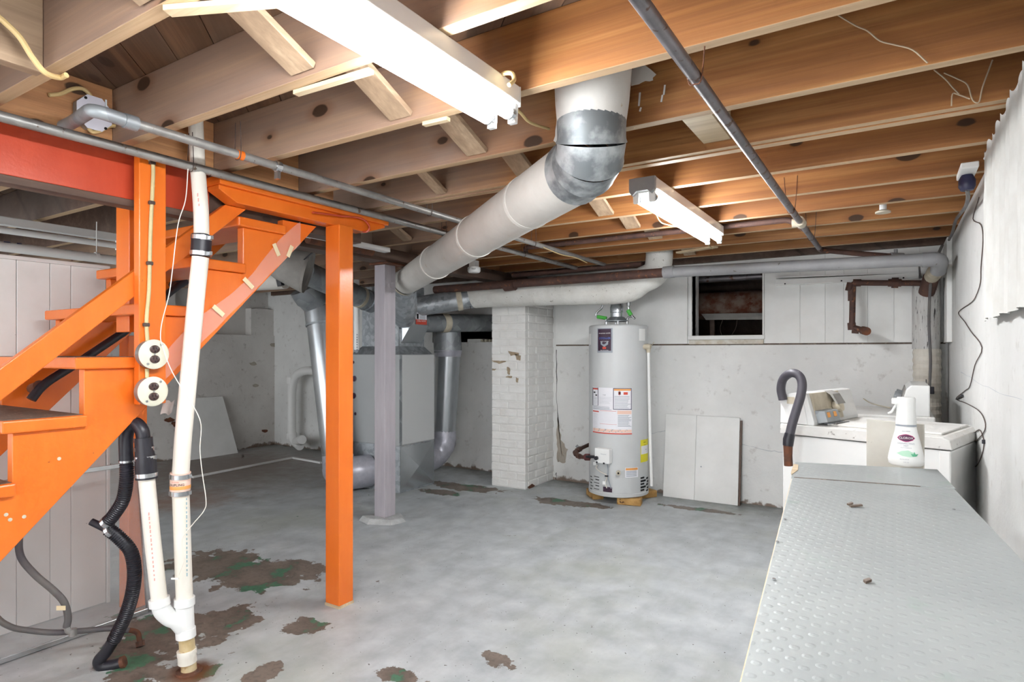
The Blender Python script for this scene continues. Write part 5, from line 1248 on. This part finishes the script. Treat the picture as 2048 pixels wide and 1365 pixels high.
put('switch_plate', wprism([(.148,.985),(.20,.985),(.215,.93),(.165,.92)], .05, .22), M['galv_old'], co, bevel=.003)
for b in (.07, .15): put('terminal', wprism([(.196,.978),(.205,.978),(.212,.955),(.205,.95)], b, b+.03), M['print_orange'], co)
put('dial', MB().tube([wq(.155,.3,.99), wq(.19,.3,1.0)], .03, 14), M['collar'], co, smooth=40)
put('inner_panel', wprism([(.125,1.07),(.135,1.07),(.165,.93),(.155,.93)], .05, .40), M['collar'], co)
put('loose_flap', wprism([(.125,1.075),(.165,1.06),(.195,1.01),(.185,1.01),(.155,1.055)], .24, .34), M['duct_canvas'], co)
put('slots', wprism([(.24,.9235),(.246,.9235),(.246,.9245),(.24,.9245)], .05, .25), M['dark'], ws)
for i in range(7): put('vent_slot', wprism([(.20,.9235),(.226,.9235),(.226,.9245),(.20,.9245)], .05+i*.03, .062+i*.03), M['print_grey'], ws)
# its black drain hose hooked over the console
wh2 = thing('drain_hose', wq(.05, -.03, .6), 'black drain hose hooked over the washing machine console', 'hose')
hq = [(1566,800,3.12),(1562,778,3.12),(1567,758,3.10),(1582,747,3.06),(1597,751,3.03),(1604,766,3.01),(1602,790,3.0),(1593,820,3.0),(1584,850,3.0),(1578,878,3.0),(1576,893,3.0)]
put('hose', MB().tube(spline(PP(hq)), .0215, 14), M['drain_hose'], wh2, smooth=40)
put('sleeve', MB().tube(PP([(1580,868,3.0),(1577,880,3.0),(1576,892,3.0)]), [.024,.026,.024], 14), M['black'], wh2, smooth=40)
put('rusty_end', MB().tube(PP([(1576,890,3.0),(1576,912,3.0),(1577,932,3.0)]), [.022,.020,.0205], 14), M['rust'], wh2, smooth=40)
dy = thing('clothes_dryer', V(-.05, 4.55, 0), 'white clothes dryer standing behind the washing machine near the corner', 'dryer')
put('cabinet', MB().box(-.45, .19, 4.23, 4.86, .02, .87), M['white_enamel'], dy, bevel=.006)
put('top', MB().box(-.46, .20, 4.22, 4.87, .87, .905), M['white_dusty'], dy, bevel=.008)
for x in (-.40, .14):
    for y in (4.28, 4.81): put('foot', MB().tube([V(x,y,0), V(x,y,.022)], .02, 10), M['black'], dy)
dc = put('console', MB().prism([(.02,.905),(.06,1.06),(.085,1.085),(.175,1.085),(.175,.905)], 'Y', 4.235, 4.84), M['white_enamel'], dy, bevel=.006)
put('control_face', MB().prism([(.012,.92),(.056,1.06),(.062,1.06),(.02,.92)], 'Y', 4.25, 4.83), M['duct_canvas'], dc, bevel=.002)
put('dial', MB().tube([V(.035,4.45,1.0), V(.0,4.45,1.01)], .03, 16), M['galv_old'], dc, smooth=40)
put('dial', MB().tube([V(.04,4.65,1.01), V(.01,4.65,1.02)], .022, 16), M['galv_old'], dc, smooth=40)
put('cord', MB().tube(spline([at(1727,798,Z=.93), at(1740,806,Z=.915), at(1760,812,Z=.915), at(1780,816,Z=.915)]), .004, 6), M['collar'], dy, smooth=40)

# ---- curtain over the window on the right wall
cu = thing('curtain', V(.27, 2.2, 1.4), 'white gathered curtain hanging on the right wall below the joists', 'curtain')
def curt(a, b):
    y = 1.5+1.45*a; z = 1.40+.64*b
    if a > .9: y += (b-.2)*.12*(a-.9)*10*(1 if b < .75 else .3)
    w = .006*math.sin(a*88+b*1.5)+.004*math.sin(a*37+2+b)
    zz = z+(.004*math.sin(a*30) if b < .02 else 0)+(.008*math.sin(a*130) if b > .98 else 0)
    return V(.293+w*(1.-.3*b), y, zz)
put('cloth', MB().grid(curt, 150, 14), M['cloth'], cu, smooth=80)
put('rod', MB().tube([V(.30, 1.45, 2.03), V(.30, 2.98, 2.03)], .006, 8), M['white_enamel'], cu, smooth=40)
# ---- thin dark wire straggling down the wall
sw2 = thing('wall_wire', V(.32, 4.0, .6), 'thin dark wire straggling down the white right wall with a loop', 'wire')
q = [(1958,395),(1946,438),(1962,450),(1966,480),(1962,535),(1961,565),(1953,590),(1943,605),(1917,625),(1930,645),(1942,664),(1964,696),(1950,730),(1940,772),(1930,782),(1912,798),(1930,806),(1955,820),(1968,838),(1970,860),(1955,880),(1945,883),(1943,874),(1958,860),(1966,875),(1968,890),(1964,910),(1955,930),(1948,935)]
put('wire', MB().tube(spline([at(x, y, X=XR-.004) for x, y in q], 4), .0022, 6), M['wire'], sw2, smooth=40)
put('knot', MB().tube([at(1912,799,X=XR-.006), at(1925,792,X=XR-.006)], [.003,.007], 8), M['black'], sw2); put('knot', MB().tube([at(1967,880,X=XR-.006), at(1967,888,X=XR-.006)], .006, 8), M['black'], sw2)
# cobwebs between the joists at the right wall
cw = thing('cobweb', at(1900,150,Y=2.3), 'dusty tan cobweb strands on the joists at the upper right', 'cobweb')
for k, (pts, Y) in enumerate(([[(1675,30),(1712,52),(1735,62),(1760,82),(1790,90),(1825,100),(1855,126)], 1.96], [[(1868,140),(1890,158),(1905,175),(1918,188)], 2.36], [[(1888,146),(1915,158),(1935,170),(1945,200),(1958,204),(1965,175),(1985,120)], 2.36], [[(1903,212),(1905,188),(1918,190),(1940,198)], 2.36])):
    put('strand', MB().tube(spline([at(x, y, Y=Y-.006) for x, y in pts], 4), .0022, 5), M['cobweb'], cw)
# temp lights
